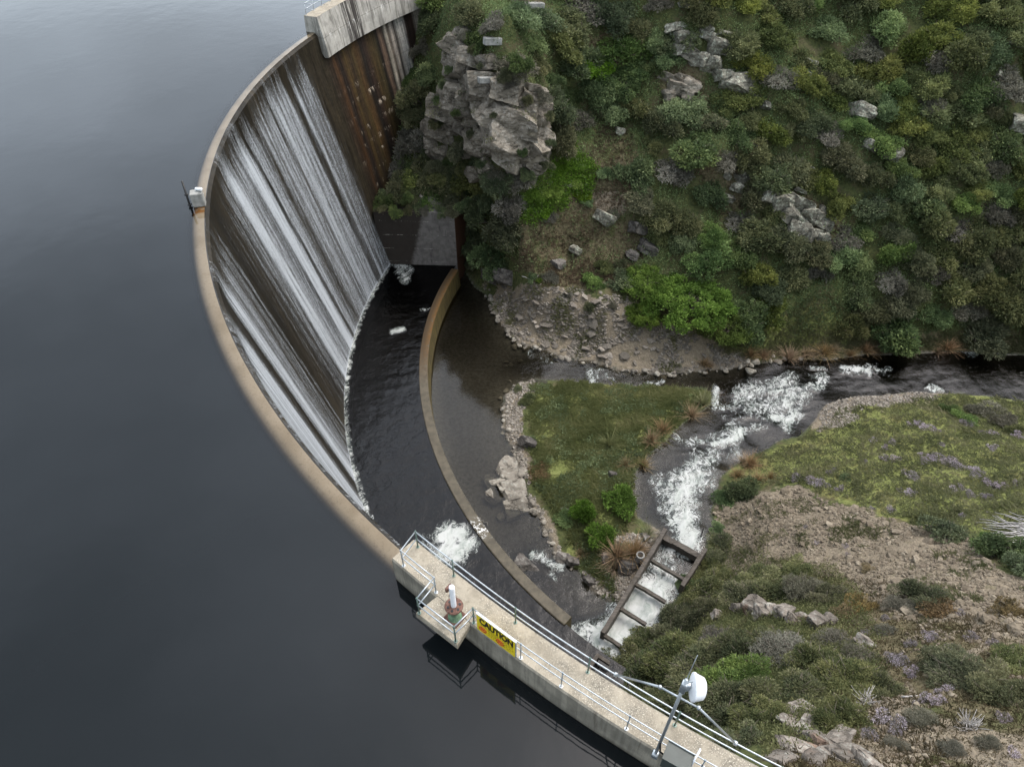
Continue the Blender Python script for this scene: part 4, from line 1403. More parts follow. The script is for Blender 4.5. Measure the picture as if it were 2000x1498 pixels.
# level marker block on the crest
thk, rk = top_uv(383, 378, 29.3)
kb = ring_pt(56.42, thk, 28.4)
Rk = Matrix.Rotation(thk, 3, 'Z')
blk = thing('gauge_block', 'small pale concrete block standing on the flooded crest with a leaning pipe', 'gauge block', tuple(kb))
mb = MB()
mb.box(kb + Vector((0, 0, .5)), (.8, .72, 1.05), Rk, .05)
local(mb.build('block', M['slab'], blk))
mb = MB()
mb.lathe(kb + Rk @ Vector((-.25, -.02, 1.17)), Rk @ Vector((-.75, .5, .12)), [(0, -.25), (.1, -.25), (.11, -.2), (.11, .22), (.1, .25), (0, .25)], 16)
local(mb.build('white_cylinder', M['white'], blk, True))
mb = MB()
q0 = kb + Rk @ Vector((.58, .38, -.4))
q1 = kb + Rk @ Vector((.66, -.3, 1.75))
mb.tube([q0, q1], .07, 12)
mb.box(q0 + (q1 - q0) * .6, (.24, .2, .1), Rk, .02)
mb.box(q0 + (q1 - q0) * .3, (.24, .2, .1), Rk, .02)
local(mb.build('leaning_pipe', M['rubber'], blk, True))

# ---------------------------------------------------------------- timber flume at the dam foot
fl = thing('timber_flume', 'weathered timber and concrete flume crossed by dark beams in white water', 'flume', tuple(P(1240, 1140, 1.6)))
def beam(name, a, b, w_, h_, mat='wood', ext=.0, seed=0):
    a, b = Vector(a), Vector(b)
    d_ = (b - a)
    L_ = d_.length
    d_.normalize()
    y_ = Vector((0, 0, 1)).cross(d_).normalized()
    z_ = d_.cross(y_)
    k = max(2, int(L_ / .25))
    V = []
    for i in range(k + 1):
        c = a + d_ * L_ * i / k
        for sy, sz in ((-1, -1), (1, -1), (1, 1), (-1, 1)):
            p = c + y_ * sy * w_ / 2 + z_ * sz * h_ / 2
            V.append(p)
    V = np.array(V)
    V = V + .022 * np.stack([fbm(V, 2.5, 3, seed=seed + q) for q in range(3)], -1)
    Fs = []
    for i in range(k):
        for j in range(4):
            Fs.append([i * 4 + j, i * 4 + (j + 1) % 4, i * 4 + 4 + (j + 1) % 4, i * 4 + 4 + j])
    Fs += [[3, 2, 1, 0], [k * 4, k * 4 + 1, k * 4 + 2, k * 4 + 3]]
    ce = np.array(a)
    o = obj(name, mesh(name, V - ce, Fs, [M[mat]], False), fl, a)
    local(o)
    return o
ZB = 1.5
beam('side_beam', P(1298, 1040, ZB), P(1176, 1242, ZB - .1), .34, 1.3, seed=1)
beam('side_beam', P(1376, 1078, ZB), P(1330, 1150, ZB - .1), .34, 1.3, seed=5)
for i, (p, q) in enumerate([((1272, 1094), (1340, 1135)), ((1241, 1141), (1300, 1176)), ((1210, 1188), (1262, 1220)), ((1178, 1240), (1212, 1262))]):
    beam('cross_beam', P(*p, ZB + .03), P(*q, ZB - .02), .28, .3, seed=10 + i)
beam('sill', P(1296, 1053, 1.12), P(1367, 1092, 1.12), .5, .9, 'wood', seed=30)
beam('cap_plank', P(1293, 1049, 1.66), P(1312, 1060, 1.64), .3, .1, 'wood', seed=31)
mb = MB()
ch = thing('steel_channel', 'bent dark steel channel poking out beside the walkway above the foaming outlet', 'steel channel', tuple(P(1165, 1275, 3)))
ca, cb_, cc_ = P(1142, 1318, 3.), P(1167, 1279, 3.2), P(1190, 1294, 3.0)
for (a, b) in ((ca, cb_), (cb_, cc_)):
    a, b = Vector(a), Vector(b)
    d_ = (b - a).normalized()
    y_ = Vector((0, 0, 1)).cross(d_)
    Rm = Matrix((d_, y_, Vector((0, 0, 1)))).transposed()
    mm = (a + b) / 2
    mb.box(mm, ((b - a).length + .1, .26, .05), Rm)
    mb.box(mm + y_ * .12 - Vector((0, 0, .12)), ((b - a).length + .1, .04, .22), Rm)
    mb.box(mm - y_ * .12 - Vector((0, 0, .12)), ((b - a).length + .1, .04, .22), Rm)
mb.box(Vector(cb_) + Vector((0, 0, -2.2)), (.2, .2, 4.2))
local(mb.build('channel', M['wood'], ch))
# upright culvert pipe
g = G(1246, 1100)
pp = Vector(g)
pipe = thing('riser_pipe', 'dark upright concrete pipe standing beside the flume', 'pipe', tuple(pp))
mb = MB()
mb.lathe(pp, (.02, -.03, 1), [(.32, -.4), (.32, 1.35), (.25, 1.36), (.24, .2), (0, .2)], 24)
local(mb.build('pipe_shell', M['rockd'], pipe, True))
mb = MB()
mb.lathe(pp + Vector((.027, -.04, 1.3)), (.02, -.03, 1), [(.33, -.08), (.345, -.06), (.345, .05), (.26, .07), (.255, -.05)], 24)
local(mb.build('pipe_rim', M['slab'], pipe, True))
# thin stake in the rapids
sp = PW(1369, 1046)
mb = MB()
mb.tube([(sp[0], sp[1], sp[2] - .4), (sp[0] + .02, sp[1] + .03, sp[2] + 1.1)], [.06, .05], 8)
tag(mb.build('stake', M['rubber'], None, True, loc=tuple(sp)), 'thin dark stake standing in the white water above the flume', 'stake')

# ---------------------------------------------------------------- plant and stone prototypes
def rot_frames(nrm, r_):
    """random tangent frames for unit vectors nrm (n,3)"""
    a = r_.normal(size=nrm.shape)
    x = np.cross(nrm, a)
    x /= np.linalg.norm(x, axis=1, keepdims=True) + 1e-9
    return x, np.cross(nrm, x)
def leaves_mesh(name, mat, C, N, size, tint, seed, k=1.6, jitter=.7, per=3, spread=.5):
    """sprigs: each of the centres C with outward normal N carries per narrow leaf blades"""
    r_ = np.random.default_rng(seed)
    C = np.repeat(C, per, 0)
    N = np.repeat(N, per, 0)
    tint = np.clip(np.repeat(tint, per) + r_.normal(0, .1, len(C)), 0, 1)
    n = len(C)
    size = size * r_.uniform(.6, 1.3, (n, 1))
    D = N + r_.normal(0, jitter, (n, 3))
    D /= np.linalg.norm(D, axis=1, keepdims=True)
    X, Y_ = rot_frames(D, r_)
    base = C + r_.normal(0, spread, (n, 3)) * size
    tip = base + D * size * k
    mid = base + D * size * k * .5
    wv = X * size * .36
    V = np.empty((n, 4, 3))
    V[:, 0] = base
    V[:, 1] = mid + wv
    V[:, 2] = tip
    V[:, 3] = mid - wv
    return mesh(name, V.reshape(-1, 3), np.arange(n * 4).reshape(-1, 4), [mat], False, {'tint': np.repeat(tint, 4)})
def crown_points(seed, nl, rx, rz, n, lob=.5, hollow=.35):
    """points and normals through a lobed dome (unit-ish shrub, base at z=0)"""
    r_ = np.random.default_rng(seed)
    ce = []
    for i in range(nl):
        an = r_.uniform(0, 6.28)
        rr_ = rx * (1 - lob) * math.sqrt(r_.uniform(0, 1)) * 1.25
        h = rz * r_.uniform(.3, .68) * (1 - .45 * (rr_ / rx) ** 2)
        ce.append((rr_ * math.cos(an), rr_ * math.sin(an), h))
    ce = np.array(ce)
    rad = rx * lob * r_.uniform(.7, 1.15, nl)
    li = r_.choice(nl, n, p=rad ** 2 / (rad ** 2).sum())
    N = r_.normal(size=(n, 3))
    N[:, 2] = np.abs(N[:, 2]) * .9 + N[:, 2] * .35
    N /= np.linalg.norm(N, axis=1, keepdims=True)
    q = 1 - hollow * r_.uniform(0, 1, n) ** 2
    lump = 1 + .2 * fbm(N * 2.2 + li[:, None] * 3.1, 1.6, 3, seed=seed % 50)
    Cc = ce[li] + N * (rad[li] * q * lump)[:, None] * np.array([1, 1, rz / rx * .85])
    Cc[:, 2] = np.maximum(Cc[:, 2], .03)
    tint = .34 + .3 * fbm(Cc, 2.2 / rx, 3, seed=seed % 40) * .8 + r_.normal(0, .1, n) + .12 * r_.normal(0, 1, nl)[li]
    return Cc, N, np.clip(tint, 0, 1), ce, rad
def twigs_mesh(name, mat, ce, seed, r0=.04, n=5, extra=6):
    r_ = random.Random(seed)
    mb = MB()
    for c in ce:
        c = Vector(c)
        b = Vector((r_.uniform(-.1, .1), r_.uniform(-.1, .1), -.25))
        m1 = b.lerp(c, .5) + Vector((r_.uniform(-.12, .12), r_.uniform(-.12, .12), r_.uniform(-.1, .05)))
        mb.tube([b, m1, c], [r0, r0 * .65, r0 * .3], n)
        for _ in range(extra):
            e = c + Vector((r_.uniform(-1, 1), r_.uniform(-1, 1), r_.uniform(-.2, 1))).normalized() * r_.uniform(.25, .6)
            s_ = m1.lerp(c, r_.uniform(.2, 1))
            mb.tube([s_, s_.lerp(e, .5) + Vector((r_.uniform(-.06, .06), r_.uniform(-.06, .06), .03)), e], [r0 * .35, r0 * .25, r0 * .1], 4)
    return mesh(name, np.array(mb.V), mb.F, [mat], True)
SHR = {}
def proto(kind, mat, nv, nl, rx, rz, n, size, per=3, k=1.6, jitter=.7, lob=.5, hollow=.4, extra=5):
    SHR[kind] = []
    for v in range(nv):
        sd = sum(map(ord, kind)) * 7 + v * 13
        Cc, N, tn, ce, rad = crown_points(sd, nl + v % 3, rx, rz, n, lob, hollow)
        SHR[kind].append((leaves_mesh('foliage_' + kind, M[mat], Cc, N, size, tn, sd + 1, k, jitter, per), twigs_mesh('stems_' + kind, M['twig'], ce, sd + 2, extra=extra)))
# unit shrubs about 1 m in radius
proto('olive', 'l_olive', 4, 9, 1., 1.1, 1500, .062, 4, 2.2, .55, .42)
proto('dark', 'l_dark', 4, 9, 1., 1.1, 1500, .07, 4, 1.6, .7, .42)
proto('yellow', 'l_yel', 4, 10, 1., 1.1, 1200, .075, 4, 1.9, .8, .38, .5)
proto('grey', 'l_grey', 3, 8, 1., 1., 1100, .05, 4, 2.6, .8, .42, .6, 14)
proto('mid', 'l_mid', 4, 9, 1., 1.15, 1500, .07, 4, 1.7, .7, .42)
proto('bright', 'l_bright', 3, 10, 1., 1.1, 1900, .06, 4, 1.7, .6, .42)
proto('rusty', 'l_brown', 2, 8, 1., .8, 1200, .06, 4, 2., .7, .42)
proto('fine', 'l_olive', 3, 16, 1., 1.05, 4200, .034, 4, 2.6, .6, .36, .45, 6)      # for shrubs near the lens
proto('finegrey', 'l_grey', 2, 14, 1., .95, 3000, .03, 4, 3., .8, .38, .6, 16)
proto('finemid', 'l_mid', 2, 16, 1., 1.05, 4200, .034, 4, 2.4, .6, .36, .45, 6)
# tree with rosettes of broad leaves
Cc, N, tn, ce, rad = crown_points(901, 95, 3.4, 3.4, 6500, .17, .3)
TREE_ME = leaves_mesh('tree_foliage', M['l_tree'], Cc, N, .15, np.clip(tn + .1, 0, 1), 902, 1.3, .75, 4, .55)
mb = MB()
r_ = random.Random(8)
mb.tube([(0, 0, -.5), (.1, .05, .6), (.05, .2, 1.5)], [.22, .17, .12], 10)
TRUNK_ME = mesh('tree_trunk', np.array(mb.V), mb.F, [M['twig']], True)
mb = MB()
for c in ce:
    c = Vector(c)
    b = Vector((.07, .1, r_.uniform(.5, 1.3)))
    mb.tube([b, b.lerp(c, .55) + Vector((r_.uniform(-.2, .2), r_.uniform(-.2, .2), .15)), c], [.09, .055, .02], 7)
LIMB_ME = mesh('tree_limbs', np.array(mb.V), mb.F, [M['twig']], True)

def blades_mesh(name, mat, n, h, spread, wdt, seed, droop=.6, seg=3):
    r_ = np.random.default_rng(seed)
    an = r_.uniform(0, 6.28, n)
    lean = np.abs(r_.normal(0, spread, n))
    hh = h * r_.uniform(.55, 1.1, n)
    d_ = np.stack([np.cos(an), np.sin(an), an * 0], -1)
    b = d_ * (r_.uniform(0, .16, n) * h)[:, None]
    side_ = np.stack([-np.sin(an), np.cos(an), an * 0], -1)
    V = []
    for s in range(seg + 1):
        t = s / seg
        out = lean * t + droop * lean * t * t
        p = b + d_ * (out * hh)[:, None] + np.array([0, 0, 1.]) * (hh * (t - .32 * np.minimum(lean, 1.2) * t * t))[:, None]
        ww_ = (wdt * (1 - t) ** .7)
        V += [p - side_ * ww_, p + side_ * ww_]
    V = np.stack(V, 1)
    m = V.shape[1]
    idx = (np.arange(n) * m)[:, None]
    Fs = np.concatenate([np.c_[idx + 2 * s, idx + 2 * s + 1, idx + 2 * s + 3, idx + 2 * s + 2] for s in range(seg)])
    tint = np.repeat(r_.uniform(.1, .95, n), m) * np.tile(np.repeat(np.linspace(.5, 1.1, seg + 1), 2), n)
    return mesh(name, V.reshape(-1, 3), Fs, [mat], False, {'tint': np.clip(tint, 0, 1)})
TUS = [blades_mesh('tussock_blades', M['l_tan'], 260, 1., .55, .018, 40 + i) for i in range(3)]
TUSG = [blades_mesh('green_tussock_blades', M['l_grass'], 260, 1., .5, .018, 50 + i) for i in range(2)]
# cushions of thyme in flower
CUSH = []
for i in range(4):
    r_ = np.random.default_rng(70 + i)
    Cc, N, tn, ce, rad = crown_points(300 + i, 7, 1., .45, 700, .4, .3)
    CUSH.append(leaves_mesh('thyme_cushion', M['l_flower'], Cc, N, .06, np.clip(tn + r_.normal(.08, .3, len(tn)), 0, 1), 310 + i, 1.1, .9, 4))

# angular and rounded stones from a subdivided cube sphere
def ico(sub):
    import bmesh as _b
    bm = _b.new()
    _b.ops.create_icosphere(bm, subdivisions=sub, radius=1)
    V = np.array([v.co[:] for v in bm.verts])
    Fs = np.array([[v.index for v in f.verts] for f in bm.faces])
    bm.free()
    return V, Fs
ICO = {k: ico(k) for k in (1, 2, 3, 4)}
def stone(seed, sub=3, cuts=9, rough_=.06, flat=(1, .8, .6), depth=(.5, .85), blocky=False):
    r_ = np.random.default_rng(seed)
    V, Fs = ICO[sub]
    V = V.copy() * 1.1
    nn_ = r_.normal(size=(cuts, 3))
    nn_ /= np.linalg.norm(nn_, axis=1, keepdims=True)
    if blocky:                                  # joint planes: bedding and two sets across it
        nn_[:6] = np.array([[1, 0, 0], [-1, 0, 0], [0, 1, 0], [0, -1, 0], [0, 0, 1], [0, 0, -1]]) + r_.normal(0, .2, (6, 3))
        nn_ /= np.linalg.norm(nn_, axis=1, keepdims=True)
    for qi, q in enumerate(nn_):
        dd = r_.uniform(*depth) if not blocky else (r_.uniform(.5, .72) if qi < 6 else r_.uniform(.7, .95))
        s = V @ q - dd
        V = V - np.outer(np.maximum(s, 0), q) * .97
    V = V * np.array(flat)
    nrm = V / (np.linalg.norm(V, axis=1, keepdims=True) + 1e-6)
    V = V + nrm * (rough_ * fbm(V, 2.5, 4, seed=seed % 31))[:, None]
    return V, Fs
def stone_mesh(name, mat, seed, **kw):
    V, Fs = stone(seed, **kw)
    return mesh(name, V, Fs, [mat], kw.get('sub', 3) >= 4)
ROUND = [stone_mesh('cobble', M['rockp'], 500 + i, sub=3, cuts=5, rough_=.05, flat=(1, .8, .62), depth=(.75, .98)) for i in range(6)]
ANG = [stone_mesh('stone', M['rockd'], 520 + i, sub=3, cuts=9, rough_=.05) for i in range(4)]
ANGP = [stone_mesh('stone', M['rockl'], 540 + i, sub=4, cuts=12, rough_=.06, flat=(1.1, .85, .7)) for i in range(6)]

# ---------------------------------------------------------------- landmarks, for telling look-alikes apart
LAND = []
ITEMS = []
def landmark(u, v, name):
    LAND.append((u, v, name))
def later(o, u, v, adj, noun):
    """label it once all the landmarks are known"""
    ITEMS.append((o, u, v, adj, noun))
ORD = ['', 'second ', 'third ', 'fourth ', 'fifth ', 'sixth ', 'seventh ', 'eighth ', 'ninth ', 'tenth ', 'eleventh ', 'twelfth ']
def label_all():
    buckets = {}
    for o, u, v, adj, noun in ITEMS:
        best = min(LAND, key=lambda q: math.hypot(q[0] - u, q[1] - v))
        dx, dy = u - best[0], v - best[1]
        a = math.degrees(math.atan2(-dy, dx)) % 360
        dirs = ['right of', 'above and right of', 'above', 'above and left of', 'left of', 'below and left of', 'below', 'below and right of']
        dr = dirs[int(((a + 22.5) % 360) // 45)]
        buckets.setdefault((adj, noun, dr, best[2]), []).append((math.hypot(dx, dy), o))
    for (adj, noun, dr, nm), L_ in buckets.items():
        L_.sort(key=lambda q: q[0])
        for i, (dd, o) in enumerate(L_):
            if len(L_) == 1:
                o['label'] = f"{adj} {noun} {dr} {nm}"
            else:
                w_ = 'nearest ' if i == 0 else (ORD[i] + 'nearest ' if i < len(ORD) else f'{i + 1}th nearest ')
                o['label'] = ' '.join(f"{w_}{adj} {noun} {dr} {nm}".replace('the squarish white-flecked one', 'the flecked one').split()[:16])

# ---------------------------------------------------------------- rock outcrops
def blocks(name, label, items, mat, seed, dip=(-.35, .45, .2), flat=(1.15, .95, .72), lift=.0, sub=4, cat='rock outcrop', group='rock outcrops', zs=None):
    r_ = random.Random(seed)
    t = None
    cen = None
    for i, it in enumerate(items):
        u, v, r = it[:3]
        g = G(u, v)
        _, _, dep = proj(g)
        rw = r * float(dep) / F
        V, Fs = stone(seed * 100 + i, sub=sub, cuts=11, rough_=.05, flat=flat, blocky=True)
        V = V * 1.15
        # bedding ledges
        lay = np.sin(V[:, 2] * 9 + 1.5 * fbm(V, 1.2, 2, seed=i))
        V = V * (1 + .035 * np.sign(lay) * np.abs(lay) ** .3)[:, None]
        V = V + .035 * np.sign(fbm(V, 2.2, 3, seed=i))[:, None] * np.array([1, 1, .2]) * V
        Rm = Matrix.Rotation(dip[2] + r_.uniform(-.5, .5), 3, 'Z') @ Matrix.Rotation(dip[1] + r_.uniform(-.25, .25), 3, 'Y') @ Matrix.Rotation(dip[0] + r_.uniform(-.25, .25), 3, 'X')
        V = (V * rw * 1.12) @ np.array(Rm).T
        if t is None:
            cen = g
            if len(items) > 1:
                t = thing(name, label, cat, tuple(g), group)
        off = g + np.array([0, 0, lift * rw])
        if len(items) == 1:
            o = obj(name, mesh(name, V, Fs, [mat], False), None, tuple(off))
            return tag(o, label, cat, group)
        o = obj('rock_slab', mesh('rock_slab', V, Fs, [mat], False), t, tuple(off - cen))
    return t
spur = [(895, 95, 30), (925, 118, 32), (905, 152, 40), (945, 190, 46), (893, 200, 42), (872, 232, 38), (856, 268, 30), (928, 232, 42), (975, 232, 44), (993, 186, 34), (1022, 212, 32), (1042, 190, 26), (1012, 252, 42), (1046, 242, 30), (1054, 275, 26), (985, 282, 40), (1030, 294, 32), (1045, 318, 24), (940, 285, 34),
        (850, 302, 20), (990, 322, 28), (955, 132, 22), (900, 268, 28), (1058, 215, 18), (880, 120, 20), (962, 205, 26), (935, 255, 26), (1005, 225, 22), (868, 205, 22), (886, 175, 18), (915, 175, 16), (842, 285, 16), (862, 300, 16), (1030, 255, 18), (1062, 250, 16), (1060, 300, 18), (1020, 315, 20), (970, 262, 18), (945, 215, 16), (905, 235, 20), (880, 262, 16), (925, 145, 16), (965, 165, 16), (1000, 205, 16), (910, 75, 18), (885, 80, 14), (965, 300, 20), (915, 300, 18), (1040, 335, 16), (1000, 340, 18)]
blocks('rock_spur', 'great craggy grey rock spur beside the stained end of the dam', spur, M['rock'], 21, lift=.1)
landmark(950, 210, 'the great rock spur')
blocks('rock_outcrop', 'split grey rock showing through scrub just below the great rock spur', [(935, 352, 24), (955, 335, 18), (915, 340, 14)], M['rock'], 22)
blocks('boulder', 'small pale boulder above the dark concrete block, left one of the pair', [(826, 386, 13)], M['rock'], 23, cat='boulder', group='boulders')
blocks('boulder', 'small tan boulder above the dark concrete block, right one of the pair', [(866, 408, 14)], M['rockw'], 24, cat='boulder', group='boulders')
blocks('boulder', 'grey boulder among bushes above the right end of the dark concrete block', [(888, 388, 16)], M['rock'], 25, cat='boulder', group='boulders')
blocks('rock_outcrop', 'long pale lichen-covered rib of rock slanting down the upper hillside', [(1323, 62, 17), (1335, 78, 22), (1333, 97, 18), (1350, 112, 20), (1368, 122, 20), (1390, 136, 22), (1410, 150, 20), (1428, 158, 18), (1446, 172, 26), (1380, 118, 14), (1420, 170, 16)], M['rockl'], 26)
landmark(1370, 110, 'the long pale rock rib')
blocks('rock_outcrop', 'broken lichen rock lying right of the upper end of the long rib', [(1384, 74, 15), (1398, 94, 22), (1412, 70, 13), (1386, 60, 10)], M['rockl'], 27)
blocks('rock_outcrop', 'dark-shadowed grey rock face with a grassy cap left of the long rib', [(1303, 150, 13), (1320, 172, 22), (1345, 172, 20), (1312, 190, 18), (1340, 188, 16), (1330, 158, 14)], M['rock'], 28)
landmark(1320, 175, 'the grass-capped rock face')
blocks('rock_outcrop', 'pale rock at the top edge of the hillside above the long rib', [(1348, 8, 18), (1372, 24, 16), (1382, 6, 12)], M['rockl'], 29)
landmark(1362, 14, 'the pale rock at the top edge')
blocks('rock_outcrop', 'large layered lichen-grey outcrop jutting from the middle of the hillside', [(1503, 384, 24), (1522, 402, 28), (1545, 420, 26), (1562, 400, 22), (1578, 424, 20), (1597, 430, 18), (1610, 445, 15), (1560, 442, 24), (1582, 462, 24), (1602, 468, 18), (1616, 428, 13), (1540, 398, 18), (1575, 405, 14), (1555, 470, 18), (1606, 412, 12)], M['rockl'], 30)
landmark(1560, 425, 'the layered mid-slope outcrop')
blocks('rock_slab', 'flat pale oval slab perched on top of the layered mid-slope outcrop', [(1561, 378, 11)], M['rockl'], 31, flat=(1.2, .9, .4), lift=.5, cat='slab', group='boulders')
blocks('boulder', 'upright grey block standing uphill of the layered mid-slope outcrop', [(1574, 347, 13)], M['rockl'], 32, flat=(.7, .7, 1.2), lift=.4, cat='boulder', group='boulders')
blocks('rock_outcrop', 'crumbling pale rocks with dark cracks left of the layered outcrop', [(1410, 330, 10), (1420, 345, 9), (1448, 352, 14), (1440, 372, 13), (1424, 388, 12), (1410, 395, 9), (1455, 340, 9)], M['rockl'], 33)
landmark(1432, 365, 'the crumbling cracked rocks')
for i, (u, v, r, lab, lm) in enumerate([
    (1681, 226, 22, 'leaning triangular pale rock high in the scrub right of centre', 'the leaning triangular rock'), (1699, 290, 15, 'squarish white-flecked boulder below the leaning triangular rock', None),
    (1738, 306, 22, 'steep pointed pale boulder right of the squarish white-flecked one', 'the steep pointed boulder'), (1986, 252, 26, 'big half-hidden grey rock at the right edge of the photo', 'the half-hidden rock at the right edge'),
    (1985, 88, 14, 'white-spotted rock near the upper right corner, lower of two', None), (1966, 14, 14, 'white-spotted rock at the top right corner', 'the rock in the top right corner'), (1577, 128, 13, 'small dark and white rock in scrub right of the long rib', 'the small dark and white rock'),
    (1570, 148, 10, 'low pale rock just below the small dark and white rock', None), (1374, 298, 11, 'lone tilted tan slab in the scrub above the crumbling rocks', 'the lone tilted tan slab'), (1714, 162, 10, 'small white-topped stone above the leaning triangular rock', None),
    (1785, 158, 10, 'little pale stone in the scrub right of the white-topped stone', 'the little pale stone'), (1948, 156, 11, 'thin white ledge of rock left of the right edge', 'the thin white ledge'), (1923, 198, 10, 'grey speckled stone below the thin white ledge', None),
    (1556, 8, 12, 'pale stone at the top edge right of centre', 'the pale stone at the top edge'), (1494, 212, 10, 'small grey stone below the end of the long rib', None), (1473, 290, 10, 'flat grey stone uphill of the crumbling rocks', None),
    (1182, 432, 18, 'long flat grey slab lying on the dry bare slope', 'the flat slab on the dry slope'), (1242, 450, 18, 'dark broken rock on the right of the dry bare slope', 'the dark rock on the dry slope'), (1090, 520, 13, 'dark cracked stone at the foot of the dry slope', None),
    (1125, 492, 12, 'paired tan stone in the middle of the dry slope', 'the tan stone on the dry slope'), (1265, 490, 18, 'dark shaded rock behind the bright green tree', None), (1235, 500, 12, 'dark stone left of the shaded rock behind the tree', None), (1210, 260, 10, 'scatter of purplish stone on the bare strip of hillside', 'the bare strip of hillside'), (960, 545, 18, 'dark wet rock overhanging the brown pool', None), (985, 548, 22, 'dark shaded rock bank above the gravel beach', 'the dark rock bank above the beach')]):
    blocks('boulder', lab, [(u, v, r)], M['rockd'] if 'dark' in lab and 'white' not in lab else M['rockl'], 60 + i, cat='boulder', group='boulders', lift=.25)
    if lm:
        landmark(u, v, lm)
def GR(u, v):
    """point seen at a photo pixel, on rocks as well as on the ground"""
    d_ = Vector(P(u, v, 0)) - cam.location
    hit, loc, nrm, _i, ob, _m = sc.ray_cast(bpy.context.evaluated_depsgraph_get(), cam.location, d_.normalized())
    GR.n = nrm
    return np.array(loc) if hit else G(u, v)
bpy.context.view_layer.update()
# concrete footings on the spur
for (u, v, sx, sy, h_, lab) in ((1040, 14, 2.6, 1.1, .6, 'long pale concrete footing in the scrub at the top edge above the rocky spur'), (962, 84, 1.8, .9, .7, 'pale concrete footing among bushes uphill of the rocky spur'), (949, 159, 1.7, 1.0, .6, 'square concrete footing set in the top of the rocky spur')):
    g = Vector(GR(u, v))
    ft = thing('concrete_footing', lab, 'footing', tuple(g), 'old concrete footings')
    mb = MB()
    Rf = Matrix.Rotation(.35, 3, 'Z') @ Matrix.Rotation(-.15, 3, 'X') @ Matrix.Rotation(.1, 3, 'Y')
    mb.box(g + Vector((0, 0, .15)), (sx, sy, h_), Rf, .06)
    local(mb.build('block', M['slab'], ft))
    r3 = random.Random(int(u))
    for _ in range(8):
        mb = MB()
        mb.box(g + Rf @ Vector((r3.uniform(-.5, .5) * sx, r3.uniform(.1, .5) * sy, .15 + h_ / 2)), (r3.uniform(.15, .4), r3.uniform(.1, .3), r3.uniform(.08, .2)), Matrix.Rotation(r3.uniform(0, 3), 3, 'Z'), .03)
        local(mb.build('rubble_piece', M['rock'], ft))

# small plants rooted in the ledges of the spur
r_ = random.Random(77)
q_ = []
for _ in range(2600):
    u, v = r_.uniform(835, 1085), r_.uniform(60, 350)
    p = GR(u, v)
    if GR.n.z > .45 and fbm(p[None], .5, 3, seed=61)[0] > .12:
        q_.append(p)
q_ = np.array(q_)
o = obj('ledge_plants', leaves_mesh('ledge_plants', M['l_olive'], q_ + np.array([0, 0, .1]), np.tile(np.array([[0, -.3, .95]]), (len(q_), 1)), .13, np.clip(.4 + .3 * fbm(q_, .7, 2, seed=62), 0, 1), 63, 2., .8, 7, 1.3))
o['kind'] = 'stuff'
o['label'] = 'olive ledge plants rooted in the cracks of the great rock spur'
# right bank
blocks('rock_outcrop', 'row of pale and reddish boulders on the crest above the flume bushes', [(1440, 1193, 14), (1468, 1194, 22), (1488, 1205, 18), (1503, 1200, 18), (1530, 1203, 20), (1545, 1215, 16), (1565, 1210, 14), (1592, 1218, 20), (1615, 1215, 14), (1380, 1200, 12), (1398, 1208, 12)], M['rockw'], 41, lift=.7)
landmark(1510, 1202, 'the row of reddish boulders')
blocks('rock_outcrop', 'big rough grey rock rising from the bushes at the bottom of the photo', [(1562, 1388, 28), (1550, 1415, 26), (1578, 1425, 30), (1605, 1455, 34), (1560, 1465, 32), (1655, 1480, 36), (1640, 1445, 26), (1525, 1485, 26), (1590, 1485, 30), (1700, 1495, 30), (1625, 1475, 24)], M['rockw'], 42, lift=.0, dip=(-.6, .5, .3), flat=(1.3, .9, .5))
landmark(1590, 1440, 'the big rough rock at the bottom')
blocks('rock_slab', 'pointed pale rock poking out of the bushes left of the flowering scrub', [(1692, 1262, 18)], M['rockw'], 43, cat='slab', group='boulders', lift=.4)
landmark(1692, 1262, 'the pointed rock in the bushes')
# river rocks
blocks('rock_outcrop', 'big flat pale jointed rock sitting in the shallow brown pool', [(990, 924, 22), (972, 945, 22), (1008, 928, 17), (972, 972, 20), (1003, 970, 26), (1003, 998, 22), (982, 1010, 12), (1016, 952, 14), (988, 950, 22)], M['rockp'], 44, dip=(-.05, .1, .5), flat=(1.2, 1., .42), lift=.42, cat='rock', group='river rocks')
landmark(990, 960, 'the flat pale rock in the pool')
blocks('boulder', 'dark purplish boulder splitting the shallow water near the weir end', [(1032, 1112, 26)], M['rockd'], 45, lift=.3, cat='boulder', group='river rocks')
landmark(1032, 1112, 'the dark boulder near the weir end')
blocks('boulder', 'single pale round boulder standing in the stream above the rapids', [(1464, 731, 11)], M['rockp'], 46, flat=(1, .9, .8), lift=.4, cat='boulder', group='river rocks')
landmark(1464, 731, 'the round boulder in the stream')
blocks('boulder', 'dark grey boulder on the stony left shore of the grassy island', [(1030, 868, 14)], M['rockd'], 47, lift=.35, cat='boulder', group='river rocks')
landmark(1030, 868, 'the grey boulder on the island shore')
blocks('boulder', 'small speckled boulder in the grass near the island tussocks', [(1196, 928, 8)], M['rockd'], 48, lift=.3, cat='boulder', group='river rocks')
for i, (u, v, r, lab) in enumerate([(1118, 1098, 12, 'dark square block on the shore of the lower pool, end of a line of three'), (1098, 1090, 12, 'dark block on the shore of the lower pool, middle of a line of three'), (1152, 1136, 11, 'dark round stone on the lower tip of the island shore'),
                                    (1225, 1108, 18, 'long dark slab lying against the flume beside the upright pipe'), (1184, 1090, 12, 'dark upright block behind the pale tussocks near the flume'), (1260, 1050, 9, 'dark stone beside the head of the flume'), (1300, 1310, 0, '')]):
    if r:
        blocks('boulder', lab, [(u, v, r)], M['rockd'], 90 + i, lift=.3, cat='boulder', group='river rocks')
landmark(1240, 1095, 'the upright pipe')
landmark(1345, 580, 'the bright green tree')
